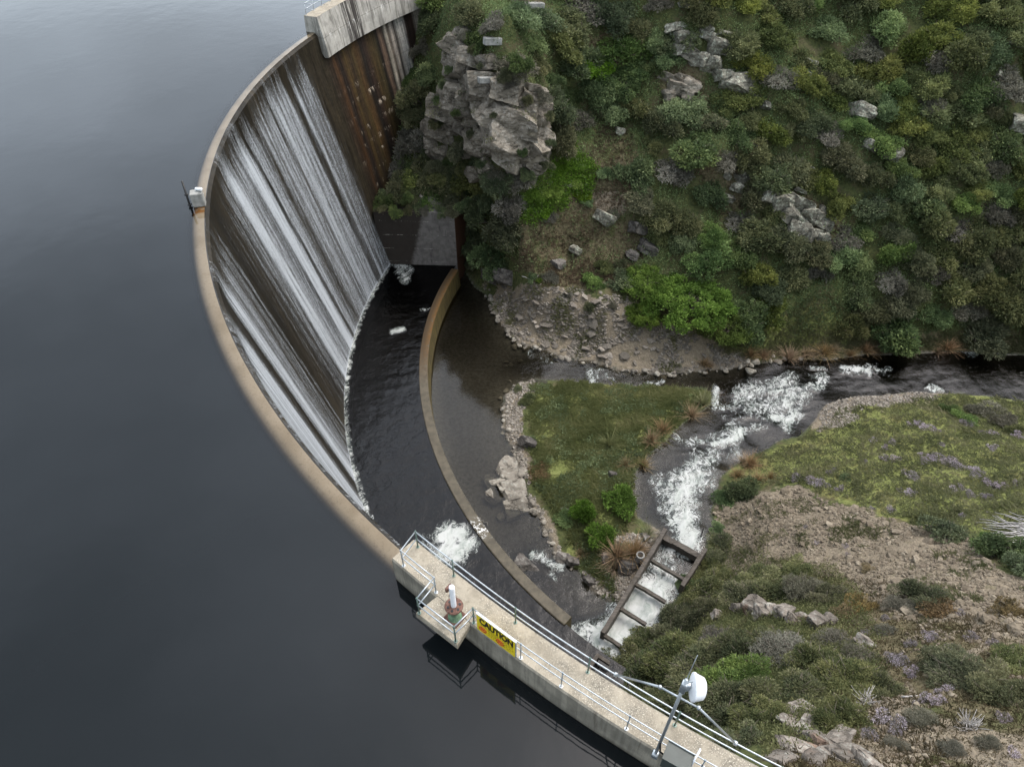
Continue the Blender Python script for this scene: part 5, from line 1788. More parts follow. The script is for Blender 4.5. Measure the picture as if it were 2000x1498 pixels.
landmark(1200, 640, 'the gravel beach')
landmark(1000, 700, 'the mouth of the brown pool')
landmark(1110, 340, 'the vivid green patch below the spur')
landmark(1660, 690, 'the tussock bank')
landmark(1500, 770, 'the upper rapids')
landmark(1340, 1000, 'the lower rapids')
landmark(830, 460, 'the dark concrete block')
landmark(1150, 840, 'the middle of the island')
landmark(1165, 1000, 'the bright bushes on the island')
landmark(1340, 1340, 'the white dish')
landmark(1620, 1020, 'the tan scree')
landmark(1700, 900, 'the flowery bank')
landmark(1960, 1040, 'the bleached dead branches')
landmark(1850, 1180, 'the lower edge of the scree')
landmark(1690, 560, 'the middle of the dense scrub')
landmark(1880, 380, 'the right end of the dense scrub')
landmark(1480, 560, 'the scrub above the tussock bank')
landmark(1150, 60, 'the scrub right of the top footing')
landmark(1880, 640, 'the far right riverside')
landmark(1790, 80, 'the yellow-green scrub at the top')
landmark(1490, 60, 'the scrub right of the top rock')
landmark(1640, 90, 'the top of the scrub')
landmark(1600, 300, 'the mid-hill scrub')
landmark(1850, 1330, 'the spreading thorn bush')

# ---------------------------------------------------------------- shrubs
def put_shrub(kind, u, v, rpx, name, adj, cat='shrub', group='shrubs', parts=False, label=None, hz=1., sink=.2, g=None, var=None):
    g = G(u, v) if g is None else g
    _, _, dep = proj(g)
    rw = rpx * float(dep) / F
    lm_, sm_ = SHR[kind][rnd.randrange(len(SHR[kind])) if var is None else var]
    nrm = normal_at(g[0], g[1], 1.)
    q = Vector((0, 0, 1)).lerp(nrm, .45).normalized()
    Rm = q.to_track_quat('Z', 'Y').to_matrix() @ Matrix.Rotation(rnd.uniform(0, 6.28), 3, 'Z')
    Mx = Matrix.Translation(Vector(g) - q * rw * sink) @ Rm.to_4x4() @ Matrix.Diagonal((rw * rnd.uniform(.85, 1.25), rw * rnd.uniform(.8, 1.1), rw * hz * rnd.uniform(.7, 1.15), 1))
    if parts:
        o = bpy.data.objects.new(name, None)
        COL.objects.link(o)
        o.matrix_world = Mx
        obj('foliage', lm_, o)
        obj('stems', sm_, o)
    else:
        o = obj(name, lm_)
        o.matrix_world = Mx
    o['category'] = cat
    o['group'] = group
    if label:
        o['label'] = label
    else:
        later(o, u, v, adj, 'shrub' if cat == 'shrub' else cat)
    return o
KINDS = {'olive': 'olive', 'dark': 'dark green', 'yellow': 'yellow-green', 'grey': 'grey twiggy', 'mid': 'mid-green', 'rusty': 'rusty brown'}
hill_px = [(760, 330), (775, 240), (800, 150), (830, 60), (850, -60), (2060, -60), (2060, 665), (1900, 660), (1700, 650), (1600, 660), (1420, 650), (1350, 610), (1240, 565), (1200, 545), (1000, 530), (930, 520), (905, 430), (840, 398), (770, 400)]
bare = [[(1010, 445), (1140, 370), (1150, 300), (1160, 250), (1210, 230), (1235, 290), (1220, 360), (1250, 420), (1230, 480), (1205, 555), (1040, 560), (1000, 520)],
        [(868, 80), (905, 60), (950, 110), (1010, 160), (1060, 180), (1075, 260), (1060, 330), (990, 330), (940, 320), (850, 320), (840, 260), (860, 180)],
        [(1310, 45), (1345, 40), (1420, 60), (1430, 110), (1475, 165), (1460, 195), (1420, 190), (1350, 200), (1290, 205), (1285, 140), (1340, 120)],
        [(1490, 360), (1560, 330), (1640, 430), (1630, 490), (1590, 485), (1540, 465), (1490, 410)], [(1400, 330), (1470, 330), (1460, 390), (1405, 400)],
        [(1650, 215), (1700, 205), (1710, 250), (1650, 245)], [(1720, 280), (1760, 280), (1770, 330), (1690, 330)], [(1540, 560), (1620, 560), (1680, 620), (1620, 660), (1520, 650)],
        [(1960, 220), (2010, 220), (2010, 280), (1960, 280)], [(1150, 60), (1200, 60), (1210, 130), (1160, 130)], [(1060, 330), (1150, 300), (1165, 380), (1080, 420), (1000, 430), (1020, 370)],
        [(1220, 490), (1330, 500), (1450, 570), (1470, 620), (1420, 660), (1300, 610), (1220, 560)], [(930, 60), (1000, 60), (1000, 110), (940, 110)], [(930, 140), (975, 140), (975, 185), (930, 180)], [(1000, -20), (1085, -20), (1085, 35), (1000, 35)]]
def inb(u, v, polys):
    return any(inpoly(np.array([u]), np.array([v]), p)[0] for p in polys)
pts_ = []
tries = 0
rs_ = random.Random(99)
while len(pts_) < 238 and tries < 14000:
    tries += 1
    u, v = rs_.uniform(755, 2050), rs_.uniform(-50, 668)
    if not inb(u, v, [hill_px]) or inb(u, v, bare):
        continue
    rr_ = rs_.uniform(26, 47) * (1.15 if v > 420 and u > 1400 else 1.)
    if any(math.hypot(u - a, (v - b) * 1.1) < (rr_ + c) * .55 for a, b, c in pts_):
        continue
    pts_.append((u, v, rr_))
for u, v, rr_ in pts_:
    x = rs_.random()
    top = v < 420 and u > 1400
    if top:
        k = 'yellow' if x < .42 else 'grey' if x < .5 else 'mid' if x < .7 else 'olive' if x < .86 else 'dark'
    elif u < 1110:
        k = 'dark' if x < .36 else 'olive' if x < .6 else 'mid' if x < .76 else 'grey' if x < .92 else 'yellow'
    else:
        k = 'olive' if x < .45 else 'dark' if x < .68 else 'grey' if x < .8 else 'mid' if x < .93 else 'yellow'
    sz = 'small' if rr_ < 29 else 'large' if rr_ > 37 else ''
    put_shrub(k, u, v, rr_, 'shrub', (sz + ' ' + KINDS[k]).strip(), parts=rr_ > 33)
# shrubs on the rock spur and the dry slope
bpy.context.view_layer.update()
for u, v, rr_, k in [(925, 100, 13, 'olive'), (880, 140, 12, 'dark'), (1000, 165, 14, 'grey'), (965, 225, 9, 'olive'), (890, 225, 10, 'dark'), (920, 265, 12, 'olive'), (1040, 260, 11, 'grey'), (1020, 300, 12, 'dark'), (860, 245, 11, 'olive'), (838, 300, 16, 'dark'), (846, 330, 18, 'olive'), (880, 320, 14, 'dark'), (905, 330, 16, 'olive'), (940, 320, 12, 'dark'), (1070, 230, 13, 'olive'), (1074, 280, 14, 'dark'), (1066, 325, 16, 'olive'), (1030, 345, 16, 'dark'), (990, 350, 14, 'olive'), (850, 200, 14, 'dark'), (845, 245, 12, 'olive'), (868, 165, 12, 'dark'), (905, 70, 12, 'grey'), (940, 130, 9, 'olive'), (1058, 195, 20, 'grey'), (1030, 200, 13, 'olive'), (1015, 135, 26, 'dark'), (985, 150, 18, 'olive'), (900, 300, 24, 'olive'), (930, 310, 22, 'dark'), (970, 340, 22, 'grey'), (880, 340, 26, 'dark'), (850, 345, 24, 'olive'), (815, 340, 26, 'dark'), (790, 370, 20, 'mid'), (800, 395, 16, 'dark'),
                         (850, 378, 20, 'olive'), (905, 370, 18, 'dark'), (1200, 420, 16, 'grey'), (1185, 345, 16, 'mid'), (1145, 400, 12, 'mid'), (1075, 425, 18, 'grey'), (1180, 525, 18, 'yellow'), (1210, 520, 16, 'olive'), (1160, 555, 22, 'mid'), (920, 440, 24, 'olive'), (935, 480, 26, 'dark'), (960, 510, 24, 'olive'), (910, 500, 14, 'olive'), (990, 480, 20, 'mid'), (925, 410, 20, 'mid'), (955, 400, 20, 'dark'),
                         (1075, 545, 16, 'grey'), (1040, 548, 12, 'mid'), (1195, 600, 12, 'grey'), (1155, 602, 13, 'olive'), (1110, 580, 9, 'grey')]:
    put_shrub(k, u, v, rr_, 'shrub', ('small ' if rr_ < 20 else '') + KINDS[k], parts=rr_ > 22, g=GR(u, v) if 840 < u < 1080 and v < 350 else None)
put_shrub('bright', 768, 325, 14, 'shrub', 'bright green', label='small bright green shrub against the rust-stained end of the dam')
put_shrub('bright', 1165, 145, 36, 'shrub', 'bright', parts=True, label='rounded yellow-green bush standing alone right of the great rock spur')
put_shrub('bright', 1052, 550, 7, 'shrub', 'bright', label='tiny bright green sapling at the edge of the gravel beach')
for i, (u, v, r_) in enumerate([(1040, 385, 28), (1080, 370, 30), (1120, 350, 28), (1140, 320, 24), (1090, 335, 24), (1060, 410, 22), (1135, 380, 20)]):
    put_shrub('bright', u, v, r_, 'shrub', 'low vivid green', hz=.5)
for x_, y_, r_, k in [(-15.2, 72.9, 1.1, 'olive'), (-13.6, 73.0, 1., 'dark'), (-12.2, 72.9, .8, 'olive'), (-10.2, 72.9, .75, 'grey'), (-8.4, 72.8, .9, 'dark'), (-7.0, 72.8, 1., 'olive'), (-5.6, 73.6, 1.3, 'dark'), (-14.6, 74.2, 1.5, 'dark'), (-12.4, 74.4, 1.6, 'olive'), (-10.6, 74.1, 1.3, 'dark'), (-8.6, 74.6, 1.5, 'grey'), (-7.2, 74.8, 1.3, 'olive'), (-13.2, 76, 1.9, 'olive'), (-9.6, 76, 1.9, 'dark'), (-6.2, 76.4, 1.8, 'olive'), (-16.4, 76.5, 1.8, 'dark'), (-5.0, 75.2, 1.4, 'mid'), (-4.6, 73.6, 1.4, 'olive')]:
    gq = np.array([x_, y_, max(9.55 if x_ < -5.5 else 0, float(tz(x_, y_)))])
    uq, vq, dq = proj(gq)
    put_shrub(k, float(uq), float(vq), r_ * F / float(dq), 'shrub', KINDS[k], g=gq, parts=True)
# the big tree and its neighbour
def put_tree(u, v, sc_, label, hz=1.):
    g = G(u, v)
    t = thing('broadleaf_tree', label, 'tree', tuple(g), 'broadleaf trees by the stream')
    t.scale = (sc_, sc_ * .9, sc_ * hz)
    t.rotation_euler = (0, 0, rnd.uniform(0, 6))
    c = obj('crown', TREE_ME, t)
    tr = obj('trunk', TRUNK_ME, t)
    obj('limb', LIMB_ME, tr)
    return t
put_tree(1338, 612, 1.32, 'wide bright green tree with bubbly foliage above the gravel beach')
put_tree(1418, 648, .95, 'lower green tree leaning out right of the wide bright tree')
put_tree(1258, 565, .85, 'darker leafy tree joined to the left of the wide bright tree')
put_tree(1254, 625, .56, 'small round yellow-green tree standing on the gravel beach', 1.1)
# island bushes
for u, v, r_, lab in [(1135, 995, 34, 'bright green bush at the left of the three on the island tip'), (1205, 985, 38, 'bright green bush nearest the rapids on the island'), (1165, 1045, 36, 'bright green bush at the lower end of the island')]:
    put_shrub('bright', u, v + 8, r_, 'island_bush', '', label=lab, parts=True, hz=1.05, group='bright bushes on the island')
for u, v, r_, k in [(1055, 925, 24, 'rusty'), (1030, 785, 18, 'olive'), (1055, 748, 13, 'grey'), (1010, 762, 14, 'olive'), (1110, 1010, 22, 'mid'), (1135, 1055, 16, 'olive'), (1025, 962, 8, 'mid')]:
    put_shrub(k, u, v, r_, 'shrub', 'low ' + KINDS[k], hz=.6)
# right bank: big shrubs near the lens
near_sh = [(1215, 1300, 44, 'fine'), (1262, 1255, 40, 'fine'), (1275, 1320, 56, 'fine'), (1330, 1285, 56, 'fine'), (1320, 1215, 46, 'fine'), (1375, 1195, 40, 'fine'), (1400, 1150, 42, 'fine'), (1455, 1165, 44, 'fine'), (1390, 1300, 60, 'fine'), (1345, 1365, 62, 'fine'), (1420, 1390, 62, 'fine'), (1440, 1330, 60, 'finemid'),
           (1470, 1270, 54, 'fine'), (1530, 1270, 56, 'finegrey'), (1590, 1290, 54, 'fine'), (1525, 1340, 58, 'fine'), (1600, 1350, 50, 'fine'), (1665, 1330, 56, 'fine'), (1680, 1280, 40, 'finegrey'), (1490, 1400, 50, 'fine'), (1440, 1440, 44, 'fine'), (1640, 1400, 46, 'fine'), (1720, 1345, 40, 'fine'), (1410, 1250, 44, 'finegrey'),
           (1520, 1140, 44, 'fine'), (1575, 1150, 46, 'finegrey'), (1620, 1160, 40, 'fine'), (1480, 1120, 34, 'fine'), (1560, 1110, 30, 'fine'), (1405, 1065, 34, 'fine'), (1395, 1100, 24, 'fine'), (1640, 1250, 40, 'finegrey'), (1290, 1275, 36, 'finemid'),
           (1790, 1160, 44, 'fine'), (1830, 1185, 40, 'rusty'), (1760, 1180, 30, 'finegrey'), (1835, 1040, 36, 'dark'), (1960, 1075, 50, 'dark'), (1995, 1110, 44, 'dark'), (1930, 1060, 24, 'mid'), (1900, 1320, 60, 'fine'), (1960, 1340, 60, 'fine'), (1850, 1290, 40, 'fine'), (1990, 1290, 50, 'fine'), (1800, 1400, 30, 'finegrey'),
           (1680, 1180, 30, 'rusty'), (1650, 1200, 26, 'rusty'), (1730, 1230, 26, 'finegrey'), (1970, 1190, 30, 'rusty'), (1860, 1460, 22, 'finegrey'), (1750, 1450, 22, 'finegrey'), (1930, 1450, 22, 'finegrey'), (1450, 955, 34, 'dark'), (1420, 970, 22, 'mid'), (1960, 820, 26, 'grey'), (1930, 800, 30, 'grey'), (1850, 800, 18, 'dark'), (1880, 815, 20, 'mid'), (1985, 840, 20, 'olive'),
           (1655, 930, 12, 'dark'), (1400, 1030, 12, 'mid'), (1700, 1110, 14, 'rusty'), (1340, 1135, 16, 'finemid'), (1235, 1245, 22, 'bright')]
adjn = {'fine': 'olive feathery', 'finegrey': 'grey twiggy', 'finemid': 'green feathery', 'rusty': 'rusty brown', 'dark': 'dark rounded', 'mid': 'mid-green', 'grey': 'grey twiggy', 'olive': 'olive', 'bright': 'yellow-green'}
for u, v, r_, k in near_sh:
    put_shrub(k, u, v + r_ * .3, r_ * 1.18, 'bush', ('large ' if r_ > 50 else 'small ' if r_ < 27 else '') + adjn[k], parts=r_ > 30, hz=.8, group='shrubs on the right bank')
# thyme cushions
rt = random.Random(5)
thyme = [(1890, 830, 16), (1810, 838, 14), (1795, 830, 12), (1780, 832, 10), (1832, 842, 10), (1925, 848, 10), (1913, 845, 8), (1942, 850, 13), (1990, 855, 14), (1940, 878, 13), (1745, 868, 13), (1730, 878, 10), (1708, 862, 10), (1855, 905, 22), (1880, 915, 24), (1830, 900, 20), (1810, 905, 16), (1905, 925, 16), (1800, 890, 8),
         (1785, 935, 16), (1770, 925, 10), (1750, 900, 16), (1730, 898, 14), (1630, 918, 8), (1555, 938, 16), (1585, 940, 18), (1605, 948, 16), (1760, 960, 10), (1780, 968, 16), (1860, 960, 16), (1880, 955, 12), (1940, 950, 18), (1960, 955, 16), (1985, 948, 14), (1740, 1000, 14), (1704, 995, 8), (1930, 1002, 6), (1880, 1010, 10), (1620, 925, 10), (1575, 1030, 9), (1598, 1062, 7), (1652, 1070, 9), (1655, 1085, 7),
         (1500, 1330, 8), (1760, 1300, 22), (1780, 1320, 20), (1745, 1290, 20), (1720, 1410, 30), (1760, 1430, 30), (1700, 1440, 26), (1840, 1350, 22), (1800, 1370, 24), (1830, 1375, 20), (1650, 1480, 26), (1960, 1410, 20), (1980, 1480, 24), (1690, 1240, 14), (1730, 1210, 14), (1900, 1250, 20), (1940, 1260, 18), (1860, 1270, 16), (1820, 1250, 18), (1780, 1260, 16), (1880, 1200, 12), (1900, 970, 16), (1930, 975, 14), (1640, 955, 12), (1690, 905, 10), (1840, 870, 9)]
for u, v, r_ in thyme:
    g = G(u, v)
    _, _, dep = proj(g)
    rw = r_ * 1.15 * float(dep) / F
    o = obj('thyme_cushion', CUSH[rt.randrange(4)])
    o.location = g - np.array([0, 0, .05])
    o.rotation_euler = (0, 0, rt.uniform(0, 6))
    o.scale = (rw, rw * rt.uniform(.6, 1), rw * rt.uniform(.7, 1.1))
    o['category'] = 'flowering plant'
    o['group'] = 'lilac thyme cushions on the right bank'
    later(o, u, v, ('broad ' if r_ > 17 else 'tiny ' if r_ < 10 else '') + 'lilac-grey', 'thyme cushion')
# tussocks
tus = [(1540, 698, 18), (1572, 692, 15), (1588, 690, 12), (1608, 688, 18), (1625, 682, 12), (1690, 682, 14), (1712, 684, 13), (1740, 682, 16), (1465, 690, 12), (1490, 692, 13), (1375, 708, 12), (1385, 712, 8), (1325, 712, 7), (1850, 678, 16), (1830, 684, 10), (1780, 690, 12), (1420, 800, 15), (1372, 785, 18), (1350, 808, 16), (1294, 838, 15), (1270, 858, 15), (1255, 908, 14), (1220, 905, 12), (1190, 868, 20), (1265, 1040, 14),
       (1205, 1085, 22), (1235, 1080, 20), (1250, 1068, 14), (1200, 1105, 18), (1135, 1078, 12), (1465, 905, 16), (1450, 900, 12), (1480, 935, 14), (1505, 930, 12), (1440, 925, 12), (1660, 690, 10), (1410, 775, 9)]
for i, (u, v, r_) in enumerate(tus):
    g = G(u, v + 5)
    _, _, dep = proj(g)
    rw = r_ * float(dep) / F * 1.5
    gr = u in (1190, 1265, 1372, 1325, 1780)
    o = obj('tussock', rnd.choice(TUSG if gr else TUS))
    o.location = g - np.array([0, 0, .06])
    o.rotation_euler = (0, 0, rt.uniform(0, 6))
    o.scale = (rw, rw, rw * rt.uniform(.8, 1.1) * (1.5 if u in (1205, 1235) else 1))
    o['category'] = 'tussock'
    o['group'] = 'grass tussocks along the water'
    later(o, u, v, ('green' if gr else 'tawny'), 'tussock')

# ---------------------------------------------------------------- dead wood
def dead(name, label, segs, cat, seed, r0):
    r_ = random.Random(seed)
    mb = MB()
    for pts in segs:
        q = [Vector(p) for p in pts]
        out = []
        for i in range(len(q) - 1):
            for k in range(3):
                out.append(q[i].lerp(q[i + 1], k / 3) + Vector((r_.uniform(-1, 1), r_.uniform(-1, 1), r_.uniform(-1, 1))) * r0 * 1.3)
        out.append(q[-1])
        n_ = len(out)
        mb.tube(out, [r0 * (1 - .75 * i / n_) for i in range(n_)], 6)
    return tag(mb.build(name, M['dead'], None, True, loc=tuple(mb.V[0])), label, cat)
g0 = G(1996, 1062)
sg_ = []
for k in range(34):
    tip = G(1900 + rt.uniform(0, 80), 1015 + rt.uniform(-5, 60)) + np.array([0, 0, rt.uniform(.2, 1.3)])
    b_ = g0 + np.array([rt.uniform(1, 3.), rt.uniform(-1, 1), rt.uniform(.2, .9)])
    sg_.append([b_, (b_ + tip) / 2 + np.array([0, 0, rt.uniform(.2, .7)]), tip])
dead('fallen_branches', 'bleached tangle of dead branches at the right edge of the photo', sg_, 'dead branches', 4, .06)
for (a, b, c, lab, r0) in (((1020, 545), (1040, 552), (1052, 541), 'white forked driftwood stick at the top of the gravel beach', .05), ((928, 1015), (945, 1020), (952, 1030), 'dark sunken log lying in the pool beside the weir', .16),
                          ((1090, 998), (1102, 992), (1112, 996), 'thin bent pale stick beside the bright island bushes', .05), ((1035, 622), (1042, 632), (1048, 640), 'short pale stick lying on the gravel beach', .05), ((1760, 1362), (1772, 1364), (1790, 1360), 'pale dry stick on the path at the lower right', .05)):
    p = [G(*q) + np.array([0, 0, .12]) for q in (a, b, c)]
    dead('driftwood', lab, [p], 'driftwood', int(a[0]), r0)
for u, v, lab in ((1890, 1420, 'bare grey skeleton of a bush at the lower right corner'), (1690, 1375, 'bare grey twigs of a dead bush beside the big rough rock'), (1108, 365, 'pale bare twigs hanging in the vivid green patch')):
    g = G(u, v)
    sgs = []
    for k in range(40):
        d_ = np.array([rt.uniform(-1, 1), rt.uniform(-1, 1), rt.uniform(.2, 1.1)])
        sgs.append([g, g + d_ * .3 + np.array([rt.uniform(-.1, .1), 0, 0]), g + d_ * rt.uniform(.4, .75)])
        sgs.append([g + d_ * .25, g + d_ * .4 + np.array([rt.uniform(-.4, .4), rt.uniform(-.4, .4), .1])])
    dead('dead_bush', lab, sgs, 'dead bush', u, .014)

# ---------------------------------------------------------------- ground cover nobody could count
def scatter(n, u0, u1, v0, v1, polys, seed, neg=(), patchy=None):
    """n ground points inside photo-pixel polygons (uniform over the picture, so denser where nearer)"""
    r_ = np.random.default_rng(seed)
    out = []
    got = 0
    # sample the ground grid, weighted by cell area
    Uu, Vv, Dd = proj(np.stack([X, Y, Zt], -1))
    ok_ = (Uu > u0) & (Uu < u1) & (Vv > v0) & (Vv < v1) & (inw > .25) & (RADG < 56) | ((Uu > u0) & (Uu < u1) & (Vv > v0) & (Vv < v1) & ~near & (RADG < 55.5))
    ok_ &= ~((RADG > 41.5) & (ANGG > R(160)) & (ANGG < R(226)))
    m = np.zeros(X.shape, bool)
    for p in polys:
        m |= inpoly(Uu + 9 * fbm(PQ2, .9, 2, seed=31), Vv + 9 * fbm(PQ2, .9, 2, seed=32), p)
    for p in neg:
        m &= ~inpoly(Uu, Vv, p)
    m &= ok_
    if patchy is not None:
        m &= fbm(PQ2, .8, 4, .6, seed=33) > patchy
    ii, jj = np.where(m)
    wgt_ = 1 / Dd[ii, jj] ** 1.3
    k = r_.choice(len(ii), n, p=wgt_ / wgt_.sum())
    x = gx[ii[k]] + r_.uniform(-.5, .5, n) * GS
    y = gy[jj[k]] + r_.uniform(-.5, .5, n) * GS
    return np.stack([x, y, tz(x, y)], -1)
def stuff(name, me, label):
    o = obj(name, me)
    o['kind'] = 'stuff'
    o['label'] = label
    return o
def blade_field(name, mat, pts, h, per, seed, lean=.5, wd=.014, tint0=.5, tvar=.25):
    r_ = np.random.default_rng(seed)
    B = np.repeat(pts, per, 0)
    n = len(B)
    B = B + np.c_[r_.normal(0, .07, (n, 2)), np.zeros(n) - .02]
    an = r_.uniform(0, 6.28, n)
    hh = h * r_.uniform(.5, 1.3, n) * (1 + .35 * fbm(B, .8, 3, seed=seed % 20))
    le = np.abs(r_.normal(0, lean, n))
    d_ = np.stack([np.cos(an), np.sin(an), an * 0], -1)
    s_ = np.stack([-np.sin(an), np.cos(an), an * 0], -1) * (wd * r_.uniform(.7, 1.4, n))[:, None]
    mid = B + d_ * (le * hh * .4)[:, None] + np.array([0, 0, 1.]) * (hh * .6)[:, None]
    tip = B + d_ * (le * hh * 1.1)[:, None] + np.array([0, 0, 1.]) * (hh * (1 - .35 * np.minimum(le, 1)))[:, None]
    V = np.stack([B - s_, B + s_, mid + s_ * .8, tip, mid - s_ * .8], 1)
    tint = np.clip(tint0 + tvar * fbm(B, .7, 4, seed=seed % 23) + r_.normal(0, .13, n), 0, 1)
    return mesh(name, V.reshape(-1, 3), np.arange(n * 5).reshape(-1, 5), [M[mat]], False, {'tint': np.repeat(tint, 5)})
def stone_field(name, mats, pts, smin, smax, seed, flat=.6, pw_=2.2):
    r_ = np.random.default_rng(seed)
    n = len(pts)
    V0, F0 = ICO[1]
    var = []
    for q in range(12):
        V, _ = stone(700 + q, 1, 6, .08, (1, .8, flat), (.55, .9))
        var.append(V)
    var = np.array(var)[r_.integers(0, 12, n)]
    sc_ = smin + (smax - smin) * r_.uniform(0, 1, n) ** pw_
    an = r_.uniform(0, 6.28, n)
    c, s = np.cos(an), np.sin(an)
    x = var[..., 0] * c[:, None] - var[..., 1] * s[:, None]
    y = var[..., 0] * s[:, None] + var[..., 1] * c[:, None]
    t1, t2 = r_.normal(0, .3, n), r_.normal(0, .3, n)
    z = var[..., 2] + x * t1[:, None] + y * t2[:, None]
    V = np.stack([x, y, z], -1) * sc_[:, None, None] + pts[:, None, :] + np.array([0, 0, .12]) * sc_[:, None, None]
    Fs = (np.arange(n) * len(V0))[:, None, None] + F0[None]
    mi = np.repeat(r_.integers(0, len(mats), n), len(F0))
    return mesh(name, V.reshape(-1, 3), Fs.reshape(-1, 3), mats, False, {'tint': np.repeat(r_.uniform(0, 1, n), len(V0))}, mi)
def mat_stonefield(name, cols):
    t = NT(name)
    tint = t.attr('tint')
    n = t.noise(t.pos(), 6, 4, .6)
    c = t.ramp(tint, [(i / (len(cols) - 1), q) for i, q in enumerate(cols)])
    c = t.mix(t.rng(n, .4, .65, 0, .5), c, tuple(k * .5 for k in cols[0]))
    return t.surf(t.bsdf(c, .9, spec=.2))
M['scree'] = mat_stonefield('scree_stone', [(.11, .09, .064), (.2, .168, .122), (.165, .135, .1), (.28, .24, .18)])
M['beach'] = mat_stonefield('beach_stone', [(.1, .09, .074), (.2, .175, .145), (.145, .13, .108), (.31, .275, .23)])
M['shore'] = mat_stonefield('shore_stone', [(.16, .145, .12), (.32, .29, .24), (.24, .21, .175), (.4, .37, .32)])
island_g = [[(1030, 760), (1100, 745), (1390, 760), (1395, 795), (1270, 890), (1238, 940), (1240, 1010), (1190, 1070), (1130, 1060), (1080, 990), (1045, 930), (1030, 850)], [(1110, 1060), (1230, 1070), (1210, 1160), (1130, 1110)]]
stuff('island_grass', blade_field('island_grass', 'l_grass', scatter(15000, 1000, 1420, 730, 1200, island_g, 1), .34, 4, 2, .9, .02, .36), 'rough green grass covering the island in the river')
stuff('bank_grass', blade_field('bank_grass', 'l_grass', scatter(21000, 1380, 2400, 740, 1070, grass_px[:1], 3), .26, 4, 4, .95, .02, .52), 'green grass on the right bank above the rapids')
stuff('riverside_grass', blade_field('riverside_grass', 'l_grass', scatter(9000, 1350, 2400, 540, 720, [grass_px[3], [(1480, 680), (1700, 655), (2400, 670), (2400, 705), (1500, 712)]], 5), .34, 3, 6, .6, .018, .45), 'grass along the far side of the stream')
dryz = [dry_px[0], dry_px[2], dry_px[3], dry_px[4], dry_px[6]]
stuff('dry_grass', blade_field('dry_grass', 'l_tan', scatter(9000, 900, 1700, 40, 580, dryz, 7), .3, 3, 8, .7, .018, .25, .2), 'dry brown grass on the bare parts of the hillside')
stuff('dry_bank_grass', blade_field('dry_bank_grass', 'l_tan', scatter(16000, 1380, 2400, 1080, 1640, [dry_px[1]], 9), .16, 3, 10, .8, .012, .2, .2), 'low dry brown growth on the lower right slope')
hill_ext = hill_px[:4] + [(850, -160), (2400, -160), (2400, 690), (2060, 672)] + hill_px[7:]
pts_u = scatter(80000, 740, 2400, -160, 690, [hill_ext], 11, neg=[gravel_px[0]])
nu = np.tile(np.array([[0, -.55, .83]]), (len(pts_u), 1))
tu = np.clip(.4 + .3 * fbm(pts_u, .35, 3, seed=12), 0, 1)
dens = fbm(pts_u, .5, 3, seed=14) > -.6
drym = np.zeros(len(pts_u), bool)
uu_, vv_, _ = proj(pts_u)
for p in dryz:
    drym |= inpoly(uu_, vv_, p)
kp = dens & (~drym | (np.random.default_rng(5).uniform(0, 1, len(pts_u)) < .3))
stuff('hillside_undergrowth', leaves_mesh('hillside_undergrowth', M['l_mid'], pts_u[kp] + np.c_[np.zeros((kp.sum(), 2)), np.abs(np.random.default_rng(1).normal(0, .45, kp.sum()))], nu[kp], .12, tu[kp], 13, 1.7, .8, 5, 1.2), 'low tangled green undergrowth between the shrubs of the hillside')
pb = scatter(14000, 1180, 1760, 1040, 1500, [[(1200, 1300), (1330, 1130), (1400, 1060), (1500, 1090), (1640, 1120), (1700, 1200), (1720, 1330), (1660, 1420), (1500, 1480), (1380, 1400)]], 41)
stuff('bank_undergrowth', leaves_mesh('bank_undergrowth', M['l_olive'], pb + np.c_[np.zeros((len(pb), 2)), np.random.default_rng(2).uniform(0, .35, len(pb))], np.tile(np.array([[0, .4, .9]]), (len(pb), 1)), .07, np.clip(.4 + .25 * fbm(pb, .6, 3, seed=42), 0, 1), 43, 2., .8, 6, 1.6), 'low olive scrub filling between the bushes of the right bank')
vb = scatter(2600, 1000, 1170, 270, 440, [[(1030, 385), (1060, 330), (1130, 280), (1170, 340), (1150, 400), (1080, 425), (1000, 440)]], 15, patchy=-.25)
stuff('vivid_undergrowth', leaves_mesh('vivid_undergrowth', M['l_bright'], vb + np.array([0, 0, .25]), np.tile(np.array([[0, -.5, .85]]), (len(vb), 1)), .14, np.full(len(vb), .4), 16, 1.6, .8, 6, 1.3), 'vivid green ground cover on the slope below the rock spur')
stuff('scree_stones', stone_field('scree_stones', [M['scree']], scatter(17000, 1370, 2400, 930, 1320, [gravel_px[1], gravel_px[5]], 21, patchy=-.7), .025, .2, 22, .6, 4.), 'tan angular scree on the right bank')
stuff('path_stones', stone_field('path_stones', [M['scree']], scatter(5000, 1500, 2400, 1080, 1640, [gravel_px[4], dry_px[1]], 23, patchy=.1), .02, .2, 24, .6, 4.5), 'loose pale stones on the lower right slope')
stuff('beach_stones', stone_field('beach_stones', [M['beach']], scatter(9000, 940, 1500, 550, 745, [gravel_px[0]], 25, patchy=-.4), .03, .27, 26, .38, 3.5), 'grey slabby stones of the gravel beach')
stuff('beach_slabs', stone_field('beach_slabs', [M['beach']], scatter(150, 960, 1420, 565, 730, [gravel_px[0]], 45), .25, .85, 46, .28, 2.5), 'flat grey-brown slabs scattered over the gravel beach')
stuff('scree_boulders', stone_field('scree_boulders', [M['scree']], scatter(420, 1390, 2400, 940, 1300, [gravel_px[1]], 47), .15, .5, 48, .5, 3.), 'larger tan stones scattered over the scree')
stuff('scree_weeds', blade_field('scree_weeds', 'l_grass', scatter(2600, 1370, 2400, 930, 1300, [gravel_px[1], gravel_px[5]], 49, patchy=.45), .2, 4, 50, .8, .016, .45), 'thin weeds growing through the scree')
